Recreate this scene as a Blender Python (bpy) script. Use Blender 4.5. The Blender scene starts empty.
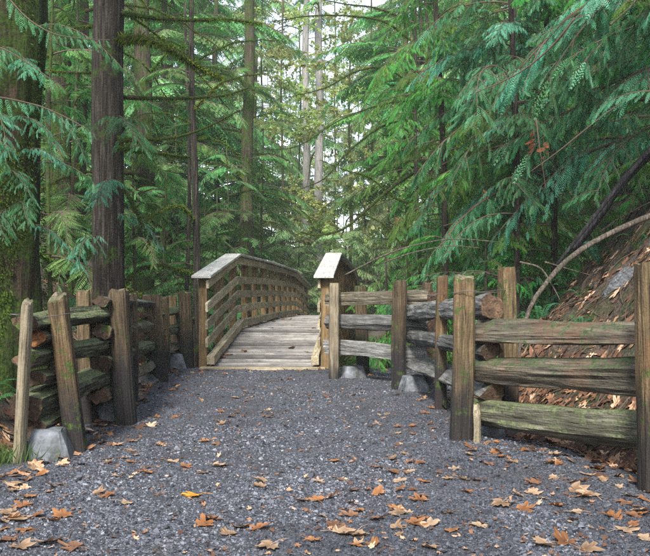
import bpy, math, random
import numpy as np
from mathutils import Vector, Matrix

R = math.radians
rng = np.random.default_rng(7)
random.seed(7)
sc = bpy.context.scene
COL = sc.collection

# ------------------------------------------------------------------ camera
F_PX, CX, HZ, CAMZ = 850.0, 325.0, 297.0, 1.15      # measured in the 650 x 556 photograph
cam = bpy.data.objects.new('camera', bpy.data.cameras.new('camera'))
COL.objects.link(cam)
cam.location = (0, 0, CAMZ)
cam.rotation_euler = (R(90), 0, 0)
cam.data.sensor_width = 36.0
cam.data.lens = 36.0 * F_PX / 650.0
cam.data.shift_y = (HZ - 278.0) / 650.0
cam.data.clip_start = 0.05
cam.data.clip_end = 3000
sc.camera = cam

# ------------------------------------------------------------------ sky, sun, exposure
SUN_AZ, SUN_EL = R(190), R(40)
w = bpy.data.worlds.new('World'); sc.world = w; w.use_nodes = True
wn = w.node_tree.nodes; wn.clear()
sky = wn.new('ShaderNodeTexSky'); sky.sky_type = 'NISHITA'; sky.sun_disc = False
sky.sun_elevation = SUN_EL; sky.sun_rotation = SUN_AZ
sky.air_density = 1.0; sky.dust_density = 1.2; sky.ozone_density = 1.0
bg = wn.new('ShaderNodeBackground'); bg.inputs['Strength'].default_value = 0.07
wo = wn.new('ShaderNodeOutputWorld')
hs = wn.new('ShaderNodeHueSaturation'); hs.inputs['Saturation'].default_value = .55      # thin white overcast
w.node_tree.links.new(sky.outputs[0], hs.inputs['Color']); w.node_tree.links.new(hs.outputs[0], bg.inputs[0]); w.node_tree.links.new(bg.outputs[0], wo.inputs[0])
sl = bpy.data.lights.new('sun', 'SUN'); sl.energy = 1.5; sl.angle = R(10); sl.color = (1.0, 0.95, 0.88)
so = bpy.data.objects.new('sun', sl); COL.objects.link(so)
S = Vector((math.sin(SUN_AZ) * math.cos(SUN_EL), math.cos(SUN_AZ) * math.cos(SUN_EL), math.sin(SUN_EL)))
so.rotation_euler = S.to_track_quat('Z', 'Y').to_euler(); so.location = S * 60
sc.view_settings.view_transform = 'Standard'; sc.view_settings.look = 'None'
sc.view_settings.exposure = 2.6; sc.view_settings.gamma = 1.0
sc.view_settings.use_curve_mapping = False
sc.cycles.use_denoising = False     # fine foliage keeps its grain, as in the photograph
sc.cycles.max_bounces = 6; sc.cycles.diffuse_bounces = 3; sc.cycles.glossy_bounces = 2
sc.cycles.transmission_bounces = 3; sc.cycles.use_adaptive_sampling = False
sc.cycles.sample_clamp_indirect = 4.0

# ------------------------------------------------------------------ small maths
def at(px, py, Y):
    """photograph pixel at depth Y -> world point"""
    return Vector(((px - CX) * Y / F_PX, Y, CAMZ - (py - HZ) * Y / F_PX))
def gd(py):
    return F_PX * CAMZ / (py - HZ)
def sstep(a, b, x):
    t = np.clip((np.asarray(x, float) - a) / (b - a), 0, 1)
    return t * t * (3 - 2 * t)
def vnoise(p, seed=0):
    """vectorised value noise in -1..1, p (n,3)"""
    p = np.asarray(p, float); i = np.floor(p).astype(np.int64); f = p - i; f = f * f * (3 - 2 * f)
    def h(a, b, c):
        n = (a * 374761393 + b * 668265263 + c * 2147483647 + seed * 974634777) & 0xFFFFFFFF
        n = ((n ^ (n >> 13)) * 1274126177) & 0xFFFFFFFF
        n = ((n ^ (n >> 16)) * 2246822519) & 0xFFFFFFFF
        return ((n ^ (n >> 15)) & 0xFFFF) / 32767.5 - 1.0
    r = 0
    for dx in (0, 1):
        for dy in (0, 1):
            for dz in (0, 1):
                wgt = (f[:, 0] if dx else 1 - f[:, 0]) * (f[:, 1] if dy else 1 - f[:, 1]) * (f[:, 2] if dz else 1 - f[:, 2])
                r = r + wgt * h(i[:, 0] + dx, i[:, 1] + dy, i[:, 2] + dz)
    return r
def fbm(p, oct=3, seed=0):
    a, s, r = 1.0, 1.0, 0
    for k in range(oct):
        r = r + a * vnoise(np.asarray(p) * s, seed + k); a *= .5; s *= 2.1
    return r

class MB:
    """collects vertex / face arrays, builds ONE mesh"""
    def __init__(s): s.v = []; s.f = []; s.n = 0; s.t = []
    def add(s, V, F, tone=0.5, mat=0):
        V = np.asarray(V, float).reshape(-1, 3); s.v.append(V)
        for fa in (F if isinstance(F, list) else [F]):
            fa = np.asarray(fa, int)
            if len(fa): s.f.append((fa + s.n, mat))
        s.t.append(np.broadcast_to(np.asarray(tone, float), (len(V),)).copy()); s.n += len(V)
    def mesh(s, name, mats, smooth=False):
        me = bpy.data.meshes.new(name)
        V = np.concatenate(s.v)
        loops = np.concatenate([f.ravel() for f, m in s.f])
        tot = np.concatenate([np.full(len(f), f.shape[1]) for f, m in s.f])
        mi = np.concatenate([np.full(len(f), m) for f, m in s.f])
        st = np.concatenate([[0], np.cumsum(tot)[:-1]])
        me.vertices.add(len(V)); me.vertices.foreach_set('co', V.ravel().astype(np.float32))
        me.loops.add(len(loops)); me.loops.foreach_set('vertex_index', loops.astype(np.int32))
        me.polygons.add(len(tot)); me.polygons.foreach_set('loop_start', st.astype(np.int32))
        me.polygons.foreach_set('loop_total', tot.astype(np.int32))
        me.polygons.foreach_set('material_index', mi.astype(np.int32))
        me.polygons.foreach_set('use_smooth', np.full(len(tot), smooth, dtype=bool))
        a = me.attributes.new('tone', 'FLOAT', 'POINT')
        a.data.foreach_set('value', np.concatenate(s.t).astype(np.float32))
        for m in (mats if isinstance(mats, (list, tuple)) else [mats]): me.materials.append(m)
        me.update(calc_edges=True)
        return me

def link(name, me, parent=None, loc=None, rot=None, scale=None):
    o = bpy.data.objects.new(name, me); COL.objects.link(o)
    if parent is not None: o.parent = parent
    if loc is not None: o.location = loc
    if rot is not None: o.rotation_euler = rot
    if scale is not None: o.scale = (scale,) * 3 if np.isscalar(scale) else scale
    return o
def tag(o, label=None, cat=None, group=None, kind=None):
    if label: o['label'] = label
    if cat: o['category'] = cat
    if group: o['group'] = group
    if kind: o['kind'] = kind
    return o
def thing(name, label, cat, loc, group=None, rz=0):
    o = link(name, None, None, loc, (0, 0, rz)); o.empty_display_size = .2
    return tag(o, label, cat, group)

def tube(P, rad, n=8, cap=True, wob=0, seed=0, flat=1.0):
    """tube along points P; returns V, [quads, caps]"""
    P = np.asarray([tuple(p) for p in P], float); k = len(P); rad = np.broadcast_to(np.asarray(rad, float), (k,))
    T = np.gradient(P, axis=0); T /= np.linalg.norm(T, axis=1)[:, None] + 1e-9
    ref = np.array([0, 0, 1.0]) if abs(T[:, 2]).mean() < .8 else np.array([1.0, 0, 0])
    A = np.cross(T, ref); A /= np.linalg.norm(A, axis=1)[:, None] + 1e-9
    B = np.cross(A, T)
    an = np.arange(n) * 2 * np.pi / n
    r = np.repeat(rad[:, None], n, 1)
    V = P[:, None] + r[..., None] * (np.cos(an)[None, :, None] * A[:, None] + flat * np.sin(an)[None, :, None] * B[:, None])
    V = V.reshape(-1, 3)
    if wob:
        c = np.repeat(P, n, 0)
        V = c + (V - c) * (1 + wob * fbm(V * (1.3 / max(rad.max(), .004) * .5), 2, seed))[:, None]
    i = np.arange(k - 1)[:, None] * n; j = np.arange(n)[None]; j2 = (j + 1) % n
    Q = np.stack([i + j, i + j2, i + n + j2, i + n + j], -1).reshape(-1, 4)
    fs = [Q]
    if cap:
        fs += [np.arange(n)[::-1][None], (np.arange(n) + (k - 1) * n)[None]]
    return V, fs
def spline(P, m):
    """Catmull-Rom through points"""
    P = np.asarray([tuple(p) for p in P], float); n = len(P)
    E = np.vstack([2 * P[0] - P[1], P, 2 * P[-1] - P[-2]])
    u = np.linspace(0, n - 1 - 1e-6, m); i = u.astype(int); t = (u - i)[:, None]
    a, b, c, d = E[i], E[i + 1], E[i + 2], E[i + 3]
    return .5 * (2 * b + (c - a) * t + (2 * a - 5 * b + 4 * c - d) * t ** 2 + (3 * b - a - 3 * c + d) * t ** 3)

# ------------------------------------------------------------------ materials
class NT:
    def __init__(s, name):
        s.m = bpy.data.materials.new(name); s.m.use_nodes = True
        s.t = s.m.node_tree; s.t.nodes.clear()
        s.out = s.n('ShaderNodeOutputMaterial')
    def n(s, ty, **kw):
        nd = s.t.nodes.new(ty)
        for k, v in kw.items(): setattr(nd, k, v)
        return nd
    def l(s, a, b): s.t.links.new(a, b)
    def set(s, sock, v):
        if hasattr(v, 'is_linked') or isinstance(v, bpy.types.NodeSocket): s.l(v, sock)
        else: sock.default_value = v
    def coord(s, scale=(1, 1, 1), which='Object', jitter=True):
        tc = s.n('ShaderNodeTexCoord'); v = tc.outputs[which]
        if jitter:
            oi = s.n('ShaderNodeObjectInfo')
            mu = s.math('MULTIPLY', oi.outputs['Random'], 37.0)
            cb = s.n('ShaderNodeCombineXYZ'); s.l(mu, cb.inputs[0]); s.l(mu, cb.inputs[1]); s.l(mu, cb.inputs[2])
            ad = s.n('ShaderNodeVectorMath', operation='ADD'); s.l(v, ad.inputs[0]); s.l(cb.outputs[0], ad.inputs[1]); v = ad.outputs[0]
        mp = s.n('ShaderNodeVectorMath', operation='MULTIPLY'); s.l(v, mp.inputs[0]); mp.inputs[1].default_value = scale
        return mp.outputs[0]
    def noise(s, vec, scale, detail=4, rough=.55, dist=0):
        nd = s.n('ShaderNodeTexNoise'); s.l(vec, nd.inputs['Vector'])
        nd.inputs['Scale'].default_value = scale; nd.inputs['Detail'].default_value = detail
        nd.inputs['Roughness'].default_value = rough; nd.inputs['Distortion'].default_value = dist
        return nd.outputs['Fac']
    def voro(s, vec, scale, out='Color', feature='F1'):
        nd = s.n('ShaderNodeTexVoronoi', feature=feature); s.l(vec, nd.inputs['Vector']); nd.inputs['Scale'].default_value = scale
        return nd.outputs[out]
    def math(s, op, a, b=None, c=None, clamp=False):
        nd = s.n('ShaderNodeMath', operation=op); nd.use_clamp = clamp
        s.set(nd.inputs[0], a)
        if b is not None: s.set(nd.inputs[1], b)
        if c is not None: s.set(nd.inputs[2], c)
        return nd.outputs[0]
    def ramp(s, fac, stops, interp='LINEAR'):
        nd = s.n('ShaderNodeValToRGB'); cr = nd.color_ramp; cr.interpolation = interp
        while len(cr.elements) < len(stops): cr.elements.new(.5)
        for e, (p, c) in zip(cr.elements, stops):
            e.position = p; e.color = (*c, 1) if not np.isscalar(c) else (c, c, c, 1)
        s.l(fac, nd.inputs[0]); return nd.outputs[0]
    def mix(s, fac, a, b, blend='MIX'):
        nd = s.n('ShaderNodeMix', data_type='RGBA', blend_type=blend)
        s.set(nd.inputs['Factor'], fac)
        for k, v in ((6, a), (7, b)):
            if isinstance(v, tuple): nd.inputs[k].default_value = (*v, 1)
            else: s.l(v, nd.inputs[k])
        return nd.outputs[2]
    def attr(s, name='tone'):
        nd = s.n('ShaderNodeAttribute', attribute_name=name); return nd.outputs['Fac']
    def objrand(s): return s.n('ShaderNodeObjectInfo').outputs['Random']
    def sep(s, vec, k):
        nd = s.n('ShaderNodeSeparateXYZ'); s.l(vec, nd.inputs[0]); return nd.outputs[k]
    def normal_z(s):
        g = s.n('ShaderNodeNewGeometry'); return s.sep(g.outputs['Normal'], 2)
    def world_pos(s): return s.n('ShaderNodeNewGeometry').outputs['Position']
    def bump(s, h, strength=.5, dist=.02):
        nd = s.n('ShaderNodeBump'); nd.inputs['Strength'].default_value = strength; nd.inputs['Distance'].default_value = dist
        s.l(h, nd.inputs['Height']); return nd.outputs[0]
    def principled(s, col, rough=.8, normal=None, spec=.35):
        p = s.n('ShaderNodeBsdfPrincipled'); s.set(p.inputs['Base Color'], (*col, 1) if isinstance(col, tuple) else col)
        s.set(p.inputs['Roughness'], rough); p.inputs['Specular IOR Level'].default_value = spec
        if normal is not None: s.l(normal, p.inputs['Normal'])
        return p.outputs[0]
    def finish(s, sh): s.l(sh, s.out.inputs['Surface']); return s.m

def foliage(name, dark, mid, light, transl=.3, rough=.5, spec=.4, objvar=.35):
    t = NT(name)
    col = t.ramp(t.attr(), [(0.0, dark), (.5, mid), (1.0, light)])
    r = t.objrand()
    hsv = t.n('ShaderNodeHueSaturation'); t.l(col, hsv.inputs['Color'])
    t.l(t.math('MULTIPLY_ADD', r, .075, .455), hsv.inputs['Hue'])
    t.l(t.math('MULTIPLY_ADD', r, objvar * 2, 1 - objvar), hsv.inputs['Value'])
    c = hsv.outputs[0]
    p = t.principled(c, rough, spec=spec)
    tr = t.n('ShaderNodeBsdfTranslucent'); t.l(t.mix(.6, c, (.09, .2, .02), 'ADD'), tr.inputs[0])
    mx = t.n('ShaderNodeMixShader'); mx.inputs[0].default_value = transl
    t.l(p, mx.inputs[1]); t.l(tr.outputs[0], mx.inputs[2])
    return t.finish(mx.outputs[0])

M = {}
M['cedar'] = foliage('cedar_foliage', (.009, .062, .024), (.038, .19, .088), (.14, .36, .21), .34, .45, .35)
M['cedar_green'] = foliage('cedar_foliage_green', (.012, .075, .01), (.05, .21, .032), (.15, .35, .06), .38, .5, .25)
M['hemlock'] = foliage('hemlock_foliage', (.016, .09, .018), (.06, .225, .055), (.17, .38, .11), .45, .5, .25)
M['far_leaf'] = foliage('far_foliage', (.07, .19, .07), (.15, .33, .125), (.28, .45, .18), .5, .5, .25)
M['glow_leaf'] = foliage('glow_tinted_foliage', (.12, .25, .1), (.26, .4, .18), (.42, .52, .27), .5, .5, .25)  # paler greens paint the glow of light through the centre trees into the leaf colour
M['maple'] = foliage('maple_foliage', (.16, .22, .06), (.34, .4, .14), (.52, .53, .24), .6, .5, .4)
M['shrub'] = foliage('shrub_leaf', (.015, .06, .012), (.04, .13, .03), (.09, .2, .05), .3, .4, .5)
M['fern'] = foliage('fern_frond', (.015, .07, .025), (.035, .13, .055), (.07, .2, .1), .3, .45, .45)
M['moss'] = foliage('moss', (.014, .03, .004), (.045, .085, .009), (.12, .17, .022), .25, .9, .1, .2)
M['twig'] = NT('twig'); _t = M['twig']
M['twig'] = _t.finish(_t.principled(_t.mix(_t.noise(_t.coord(), 9), (.03, .02, .013), (.11, .08, .055)), .85))
M['dead_red'] = foliage('dead_foliage', (.09, .025, .01), (.2, .06, .02), (.3, .12, .04), .3, .7, .2)

def wood(name, axis, dark, mid, light, moss=.0, stain=0.0, rough=.85, bumps=.6, grain=1.0, mosscol=((.02, .045, .008), (.075, .12, .02)), red=0, var=.3):
    """weathered split or sawn timber, grain along local axis"""
    t = NT(name)
    st = [14.0 * grain] * 3; st[axis] = .9 * grain
    cg = t.coord(tuple(st)); c1 = t.coord()
    g = t.noise(cg, 2.6, 6, .62, .6)
    big = t.noise(c1, 3.2, 4, .6)
    col = t.ramp(g, [(.28, dark), (.5, mid), (.74, light)])
    col = t.mix(t.ramp(big, [(.42, 0.0), (.62, .55)]), col, tuple(x * .42 for x in mid))
    fi = t.noise(cg, 7.0, 3, .5)
    crack = t.ramp(fi, [(.33, 1.0), (.40, 0.0)])
    col = t.mix(t.math('MULTIPLY', crack, .75), col, tuple(x * .2 for x in dark))
    if red:
        rn = t.noise(c1, 2.0, 3); col = t.mix(t.ramp(rn, [(.5, 0.0), (.7, red)]), col, (.2, .07, .025))
    hsv = t.n('ShaderNodeHueSaturation'); t.l(col, hsv.inputs['Color'])
    t.l(t.math('MULTIPLY_ADD', t.objrand(), 2 * var, 1 - var), hsv.inputs['Value']); col = hsv.outputs[0]
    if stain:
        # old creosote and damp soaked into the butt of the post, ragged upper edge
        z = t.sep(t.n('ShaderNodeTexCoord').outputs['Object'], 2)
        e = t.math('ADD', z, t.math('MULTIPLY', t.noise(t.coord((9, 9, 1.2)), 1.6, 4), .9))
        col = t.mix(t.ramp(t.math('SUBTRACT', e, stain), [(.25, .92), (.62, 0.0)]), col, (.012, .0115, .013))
    if moss:
        mn = t.noise(c1, 6.5, 9, .8); nz = t.normal_z()
        up = t.math('MULTIPLY_ADD', nz, .16, moss - .5)
        mf = t.ramp(t.math('ADD', mn, up), [(.515, 0.0), (.57, .92)])
        col = t.mix(mf, col, t.ramp(t.noise(c1, 40, 3), [(.3, mosscol[0]), (.7, mosscol[1])]))
    h = t.math('ADD', t.math('MULTIPLY', g, .6), t.math('MULTIPLY', fi, .5))
    h = t.math('ADD', h, t.math('MULTIPLY', t.noise(c1, 60, 3), .25))
    return t.finish(t.principled(col, rough, t.bump(h, bumps, .02), .3))

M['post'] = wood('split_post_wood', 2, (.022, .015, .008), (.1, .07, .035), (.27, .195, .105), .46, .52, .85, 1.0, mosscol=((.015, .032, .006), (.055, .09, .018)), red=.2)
M['post_pale'] = wood('pale_post_wood', 2, (.09, .075, .048), (.21, .18, .12), (.35, .305, .22), .36, 0, .85, .6)
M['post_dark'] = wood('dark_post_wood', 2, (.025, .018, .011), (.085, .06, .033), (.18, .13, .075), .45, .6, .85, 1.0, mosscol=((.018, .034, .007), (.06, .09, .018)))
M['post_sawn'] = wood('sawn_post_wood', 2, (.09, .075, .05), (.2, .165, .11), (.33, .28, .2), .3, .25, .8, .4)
M['post_top'] = wood('post_top_grain', 0, (.05, .042, .03), (.15, .125, .085), (.27, .23, .16), .36, 0, .9, 1.0, grain=.6, mosscol=((.018, .034, .007), (.06, .09, .018)))
M['rail'] = wood('split_rail_wood', 0, (.02, .018, .014), (.11, .096, .07), (.3, .26, .19), .42, 0, .9, 1.0, mosscol=((.022, .034, .014), (.085, .115, .05)), red=.35)
M['rail_grey'] = wood('grey_rail_wood', 0, (.045, .045, .043), (.15, .15, .14), (.31, .31, .29), .34, 0, .9, 1.0)
M['rail_moss'] = wood('mossy_rail_wood', 0, (.022, .022, .015), (.09, .088, .06), (.27, .26, .19), .5, 0, .95, 1.0, mosscol=((.04, .055, .022), (.17, .195, .095)))
M['cut'] = wood('cut_end_grain', 0, (.016, .01, .007), (.06, .037, .022), (.14, .085, .05), .42, 0, .9, .8, grain=.6)
M['cut_orange'] = wood('fresh_end_grain', 0, (.1, .035, .012), (.25, .1, .035), (.4, .18, .07), .2, 0, .9, .7, grain=.5)
M['bridge_board'] = wood('bridge_board_wood', 0, (.17, .14, .085), (.36, .305, .2), (.54, .475, .35), .28, 0, .7, .35, mosscol=((.09, .095, .04), (.22, .21, .09)))
M['bridge_deck'] = wood('bridge_deck_wood', 0, (.1, .094, .085), (.225, .213, .195), (.36, .345, .32), .2, 0, .6, .35, var=.5)
M['bridge_cap'] = wood('bridge_cap_wood', 0, (.3, .29, .26), (.5, .49, .45), (.66, .65, .61), .25, 0, .6, .25)
M['bridge_post'] = wood('bridge_post_wood', 2, (.07, .045, .02), (.19, .125, .055), (.31, .22, .11), .36, 0, .8, .4)

def m_concrete():
    t = NT('concrete'); c = t.coord()
    n = t.noise(c, 8, 6, .65); f = t.noise(c, 120, 2)
    col = t.ramp(n, [(.3, (.07, .076, .084)), (.55, (.15, .165, .185)), (.75, (.24, .26, .285))])
    col = t.mix(t.ramp(t.noise(c, 5, 6, .7), [(.42, 0.0), (.6, .9)]), col, (.03, .034, .026))
    return t.finish(t.principled(col, .9, t.bump(t.math('ADD', n, t.math('MULTIPLY', f, .3)), .5, .01)))
M['concrete'] = m_concrete()
def m_wire():
    t = NT('wire'); return t.finish(t.principled((.09, .08, .075), .5))
M['wire'] = m_wire()

def m_path():
    t = NT('gravel_path'); c = t.coord(jitter=False)
    v = t.voro(c, 95.0); vf = t.voro(c, 95.0, 'Distance')
    g = t.sep(v, 0)
    col = t.ramp(g, [(0, (.018, .02, .024)), (.45, (.045, .049, .06)), (.8, (.09, .098, .118)), (1, (.18, .19, .215))])
    big = t.noise(c, 1.6, 6, .65)
    col = t.mix(t.ramp(big, [(.46, 0.0), (.66, .75)]), col, (.035, .032, .034))
    col = t.mix(t.ramp(t.noise(c, 5, 5), [(.56, 0.0), (.7, .5)]), col, (.06, .045, .03))
    h = t.math('SUBTRACT', t.math('MULTIPLY', g, .5), vf)
    return t.finish(t.principled(col, .75, t.bump(h, .8, .012), .4))
M['path'] = m_path()
def m_stone():
    t = NT('gravel_stone')
    col = t.ramp(t.attr(), [(0, (.015, .017, .022)), (.4, (.048, .054, .068)), (.75, (.112, .121, .145)), (.96, (.175, .186, .213)), (1, (.23, .237, .257))])
    return t.finish(t.principled(col, .6, spec=.4))
M['stone'] = m_stone()
def m_ground():
    t = NT('forest_floor'); c = t.coord(jitter=False)
    n = t.noise(c, 2.2, 7, .68); f = t.noise(c, 28, 5, .7)
    col = t.ramp(f, [(.3, (.016, .012, .009)), (.5, (.075, .057, .042)), (.68, (.17, .125, .088)), (.8, (.28, .19, .12))])
    col = t.mix(t.ramp(n, [(.47, 0.0), (.62, .85)]), col, t.ramp(f, [(.3, (.012, .022, .005)), (.7, (.05, .085, .018))]))
    col = t.mix(t.ramp(t.noise(c, .9, 5), [(.5, 0.0), (.66, .7)]), col, (.12, .11, .098))
    return t.finish(t.principled(col, .95, t.bump(t.math('ADD', f, n), .9, .06), .2))
M['ground'] = m_ground()
def m_leaf(name, a, b, c3):
    t = NT(name); c = t.coord()
    col = t.ramp(t.objrand(), [(0, a), (.5, b), (1, c3)])
    col = t.mix(t.ramp(t.noise(c, 14, 4), [(.5, 0.0), (.7, .6)]), col, tuple(x * .4 for x in a))
    col = t.mix(t.math('MULTIPLY', t.attr(), .5), col, tuple(min(1, x * 1.7) for x in c3))
    p = t.principled(col, .6, t.bump(t.noise(c, 40, 2), .3, .005), .4)
    tr = t.n('ShaderNodeBsdfTranslucent'); t.l(col, tr.inputs[0])
    mx = t.n('ShaderNodeMixShader'); mx.inputs[0].default_value = .2
    t.l(p, mx.inputs[1]); t.l(tr.outputs[0], mx.inputs[2]); return t.finish(mx.outputs[0])
M['leaf_tan'] = m_leaf('tan_leaf', (.12, .066, .034), (.2, .125, .07), (.3, .21, .135))
M['leaf_orange'] = m_leaf('orange_leaf', (.09, .034, .013), (.17, .068, .023), (.26, .12, .045))
M['leaf_brown'] = m_leaf('brown_leaf', (.05, .024, .013), (.1, .048, .025), (.17, .085, .045))
M['leaf_yellow'] = m_leaf('yellow_leaf', (.4, .17, .012), (.46, .21, .015), (.5, .25, .03))
def m_litter():
    t = NT('leaf_litter')
    col = t.ramp(t.attr(), [(0, (.05, .024, .014)), (.4, (.1, .048, .025)), (.7, (.2, .1, .05)), (.92, (.36, .22, .13)), (1, (.5, .36, .24))])
    return t.finish(t.principled(col, .7, spec=.35))
M['litter'] = m_litter()
def m_bark(name, dark, mid, light, moss, mosscol=((.015, .035, .004), (.055, .1, .012)), fz=1.3):
    t = NT(name); c = t.coord((20, 20, fz)); c1 = t.coord()
    g = t.noise(c, 1.7, 7, .65, .5)
    col = t.ramp(g, [(.32, dark), (.5, mid), (.7, light)])
    mn = t.noise(c1, 2.6, 7, .72)
    mf = t.ramp(t.math('ADD', mn, moss - .5), [(.46, 0.0), (.58, .95)])
    col = t.mix(mf, col, t.ramp(t.noise(c1, 30, 4), [(.3, mosscol[0]), (.72, mosscol[1])]))
    return t.finish(t.principled(col, .92, t.bump(t.math('ADD', g, t.math('MULTIPLY', t.noise(c1, 35, 4), .4)), 1.0, .04), .2))
M['rock'] = m_bark('rock', (.03, .032, .034), (.1, .105, .11), (.22, .23, .24), .38, fz=8)
M['bark_dark'] = m_bark('cedar_bark', (.004, .0035, .0025), (.024, .02, .015), (.078, .068, .055), .38)
M['bark_moss'] = m_bark('mossy_bark', (.008, .006, .004), (.028, .02, .012), (.07, .052, .032), .56, ((.008, .018, .003), (.04, .072, .009)))
M['bark_mid'] = m_bark('brown_bark', (.015, .012, .008), (.055, .044, .03), (.12, .1, .072), .52)
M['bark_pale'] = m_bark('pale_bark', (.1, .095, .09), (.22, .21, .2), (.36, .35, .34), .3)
M['bark_black'] = m_bark('charred_bark', (.006, .006, .006), (.018, .017, .018), (.05, .048, .05), .25)
M['log_pale'] = m_bark('bare_log', (.03, .025, .02), (.09, .074, .058), (.19, .165, .135), .42)

# ------------------------------------------------------------------ terrain
_XLy = [-5, 3, 5.5, 6.2, 7.8, 11.5, 14, 18, 30, 36, 100]; _XLx = [-3.2, -2.5, -2.25, -2.2, -2.25, -2.7, -2.75, -3.4, -4.0, -3, -3]
_XRy = [-5, 3, 5, 6, 7, 8, 10, 12, 14, 20, 32, 100]; _XRx = [3.4, 2.7, 2.15, 1.9, 1.6, 1.5, 1.6, 2.1, 2.8, 4.5, 5.5, 5.5]
def hground(x, y):
    x = np.asarray(x, float); y = np.asarray(y, float)
    dl = np.interp(y, _XLy, _XLx) - x; dr = x - np.interp(y, _XRy, _XRx)
    def bank(d, s, top):
        d = np.maximum(d, 0); v = s * d * d / (d + .35)
        return top * (1 - np.exp(-v / top))
    z = bank(dl, 1.0, 6.5) + bank(dr, 1.22, 12.0)
    rav = sstep(14.2, 17.5, y) * (1 - sstep(27.5, 32, y)) * (1 - sstep(0, 3.5, np.maximum(dl, dr)))
    z = z - 2.2 * rav
    z = z + .10 * np.clip(y - 36, 0, 60)
    out = sstep(0, .7, np.maximum(dl, dr))
    p = np.stack([x, y, 0 * x], -1).reshape(-1, 3)
    n = fbm(p * .9, 4, 3).reshape(x.shape)
    n2 = fbm(p * 5.5, 3, 13).reshape(x.shape)
    return z + n2 * .045 * out + n * (.035 + .17 * out) - .035 * (1 - out) - .02
def hg(x, y): return float(hground(np.array([x]), np.array([y]))[0])
def hpath(x, y):
    x = np.asarray(x, float); y = np.asarray(y, float)
    p = np.stack([x, y, 0 * x], -1).reshape(-1, 3)
    dl = np.interp(y, _XLy, _XLx) - x; dr = x - np.interp(y, _XRy, _XRx)
    d = np.maximum(dl, dr)
    return (fbm(p * 1.1, 3, 11).reshape(x.shape)) * .014 + .012 - .16 * np.maximum(d + .12, 0) + .01 * fbm(p * 5, 2, 5).reshape(x.shape)
def hsurf(x, y):
    return max(hg(x, y), float(hpath(np.array([x]), np.array([y]))[0]) if y < 13.7 else -9)

def sheet(name, xs, ys, hf, mat):
    X, Yv = np.meshgrid(xs, ys); Z = hf(X, Yv)
    V = np.stack([X, Yv, Z], -1).reshape(-1, 3); nx = len(xs)
    i = (np.arange(len(ys) - 1)[:, None] * nx + np.arange(nx - 1)[None]).reshape(-1)
    mb = MB(); mb.add(V, np.stack([i, i + 1, i + nx + 1, i + nx], -1))
    return link(name, mb.mesh(name, mat, True))
xs = np.unique(np.concatenate([-np.geomspace(9, 260, 26), np.arange(-9, 9.01, .1), np.geomspace(9, 260, 26)]))
ys = np.unique(np.concatenate([-np.geomspace(3, 100, 10), np.arange(-3, 16, .1), np.arange(16, 50, .8), np.geomspace(50, 320, 22)]))
tag(sheet('ground', xs, ys, hground, M['ground']), kind='structure')
path = tag(sheet('path', np.arange(-3.4, 3.41, .07), np.arange(-2, 13.75, .07), hpath, M['path']), kind='structure')

# loose crushed stone on the path: nobody could count it
def stones():
    N = 0; xs_, ys_ = [], []
    for (a, b, dens) in ((2.9, 4.5, 6200), (4.5, 6, 4200), (6, 8, 2200), (8, 10.5, 1000), (10.5, 13.4, 500)):
        half = np.interp((a + b) / 2, [3, 14], [1.6, 3.0]); k = int((b - a) * 2 * half * dens)
        ys_.append(rng.uniform(a, b, k)); xs_.append(rng.uniform(-half, half, k))
    x = np.concatenate(xs_); y = np.concatenate(ys_)
    cl = fbm(np.stack([x * 1.4, y * 1.4, 0 * x], -1), 3, 21)
    keep = (x > np.interp(y, _XLy, _XLx) - .05) & (x < np.interp(y, _XRy, _XRx) + .1) & (rng.random(len(x)) < .78 + .5 * cl)
    x, y = x[keep], y[keep]; n = len(x); z = hpath(x, y)
    base = np.array([[-1, -1, -1], [1, -1, -1], [1, 1, -1], [-1, 1, -1], [-1, -1, 1], [1, -1, 1], [1, 1, 1], [-1, 1, 1]], float)
    s = np.exp(rng.normal(math.log(.004), .42, n)) * (1 + .03 * y)
    V = base[None] * (1 + rng.uniform(-.5, .25, (n, 8, 3)))
    V[:, 4:, :2] *= rng.uniform(.45, .9, (n, 1, 1))
    V = V * (s[:, None, None] * np.stack([rng.uniform(.8, 1.5, n), rng.uniform(.7, 1.1, n), rng.uniform(.4, .75, n)], -1)[:, None])
    a = rng.uniform(0, 6.28, n); ca, sa = np.cos(a)[:, None], np.sin(a)[:, None]
    tx, ty = rng.normal(0, .3, (2, n))
    Vx = V[..., 0] * ca - V[..., 1] * sa; Vy = V[..., 0] * sa + V[..., 1] * ca
    Vz = V[..., 2] + Vx * tx[:, None] + Vy * ty[:, None]
    P = np.stack([Vx + x[:, None], Vy + y[:, None], Vz + (z + s * .15)[:, None]], -1).reshape(-1, 3)
    q = np.array([[3, 2, 1, 0], [4, 5, 6, 7], [0, 1, 5, 4], [1, 2, 6, 5], [2, 3, 7, 6], [3, 0, 4, 7]])
    F = (np.arange(n)[:, None, None] * 8 + q[None]).reshape(-1, 4)
    mb = MB(); mb.add(P, F, np.repeat(np.clip(rng.random(n) ** 1.35 * (1 - .5 * sstep(.0, .6, fbm(np.stack([x * .9, y * .55, 0 * x], -1), 3, 77))), 0, 1), 8))
    tag(link('gravel', mb.mesh('gravel', M['stone'])), 'blue grey crushed gravel covering the trail', 'gravel', kind='stuff')
stones()

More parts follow.
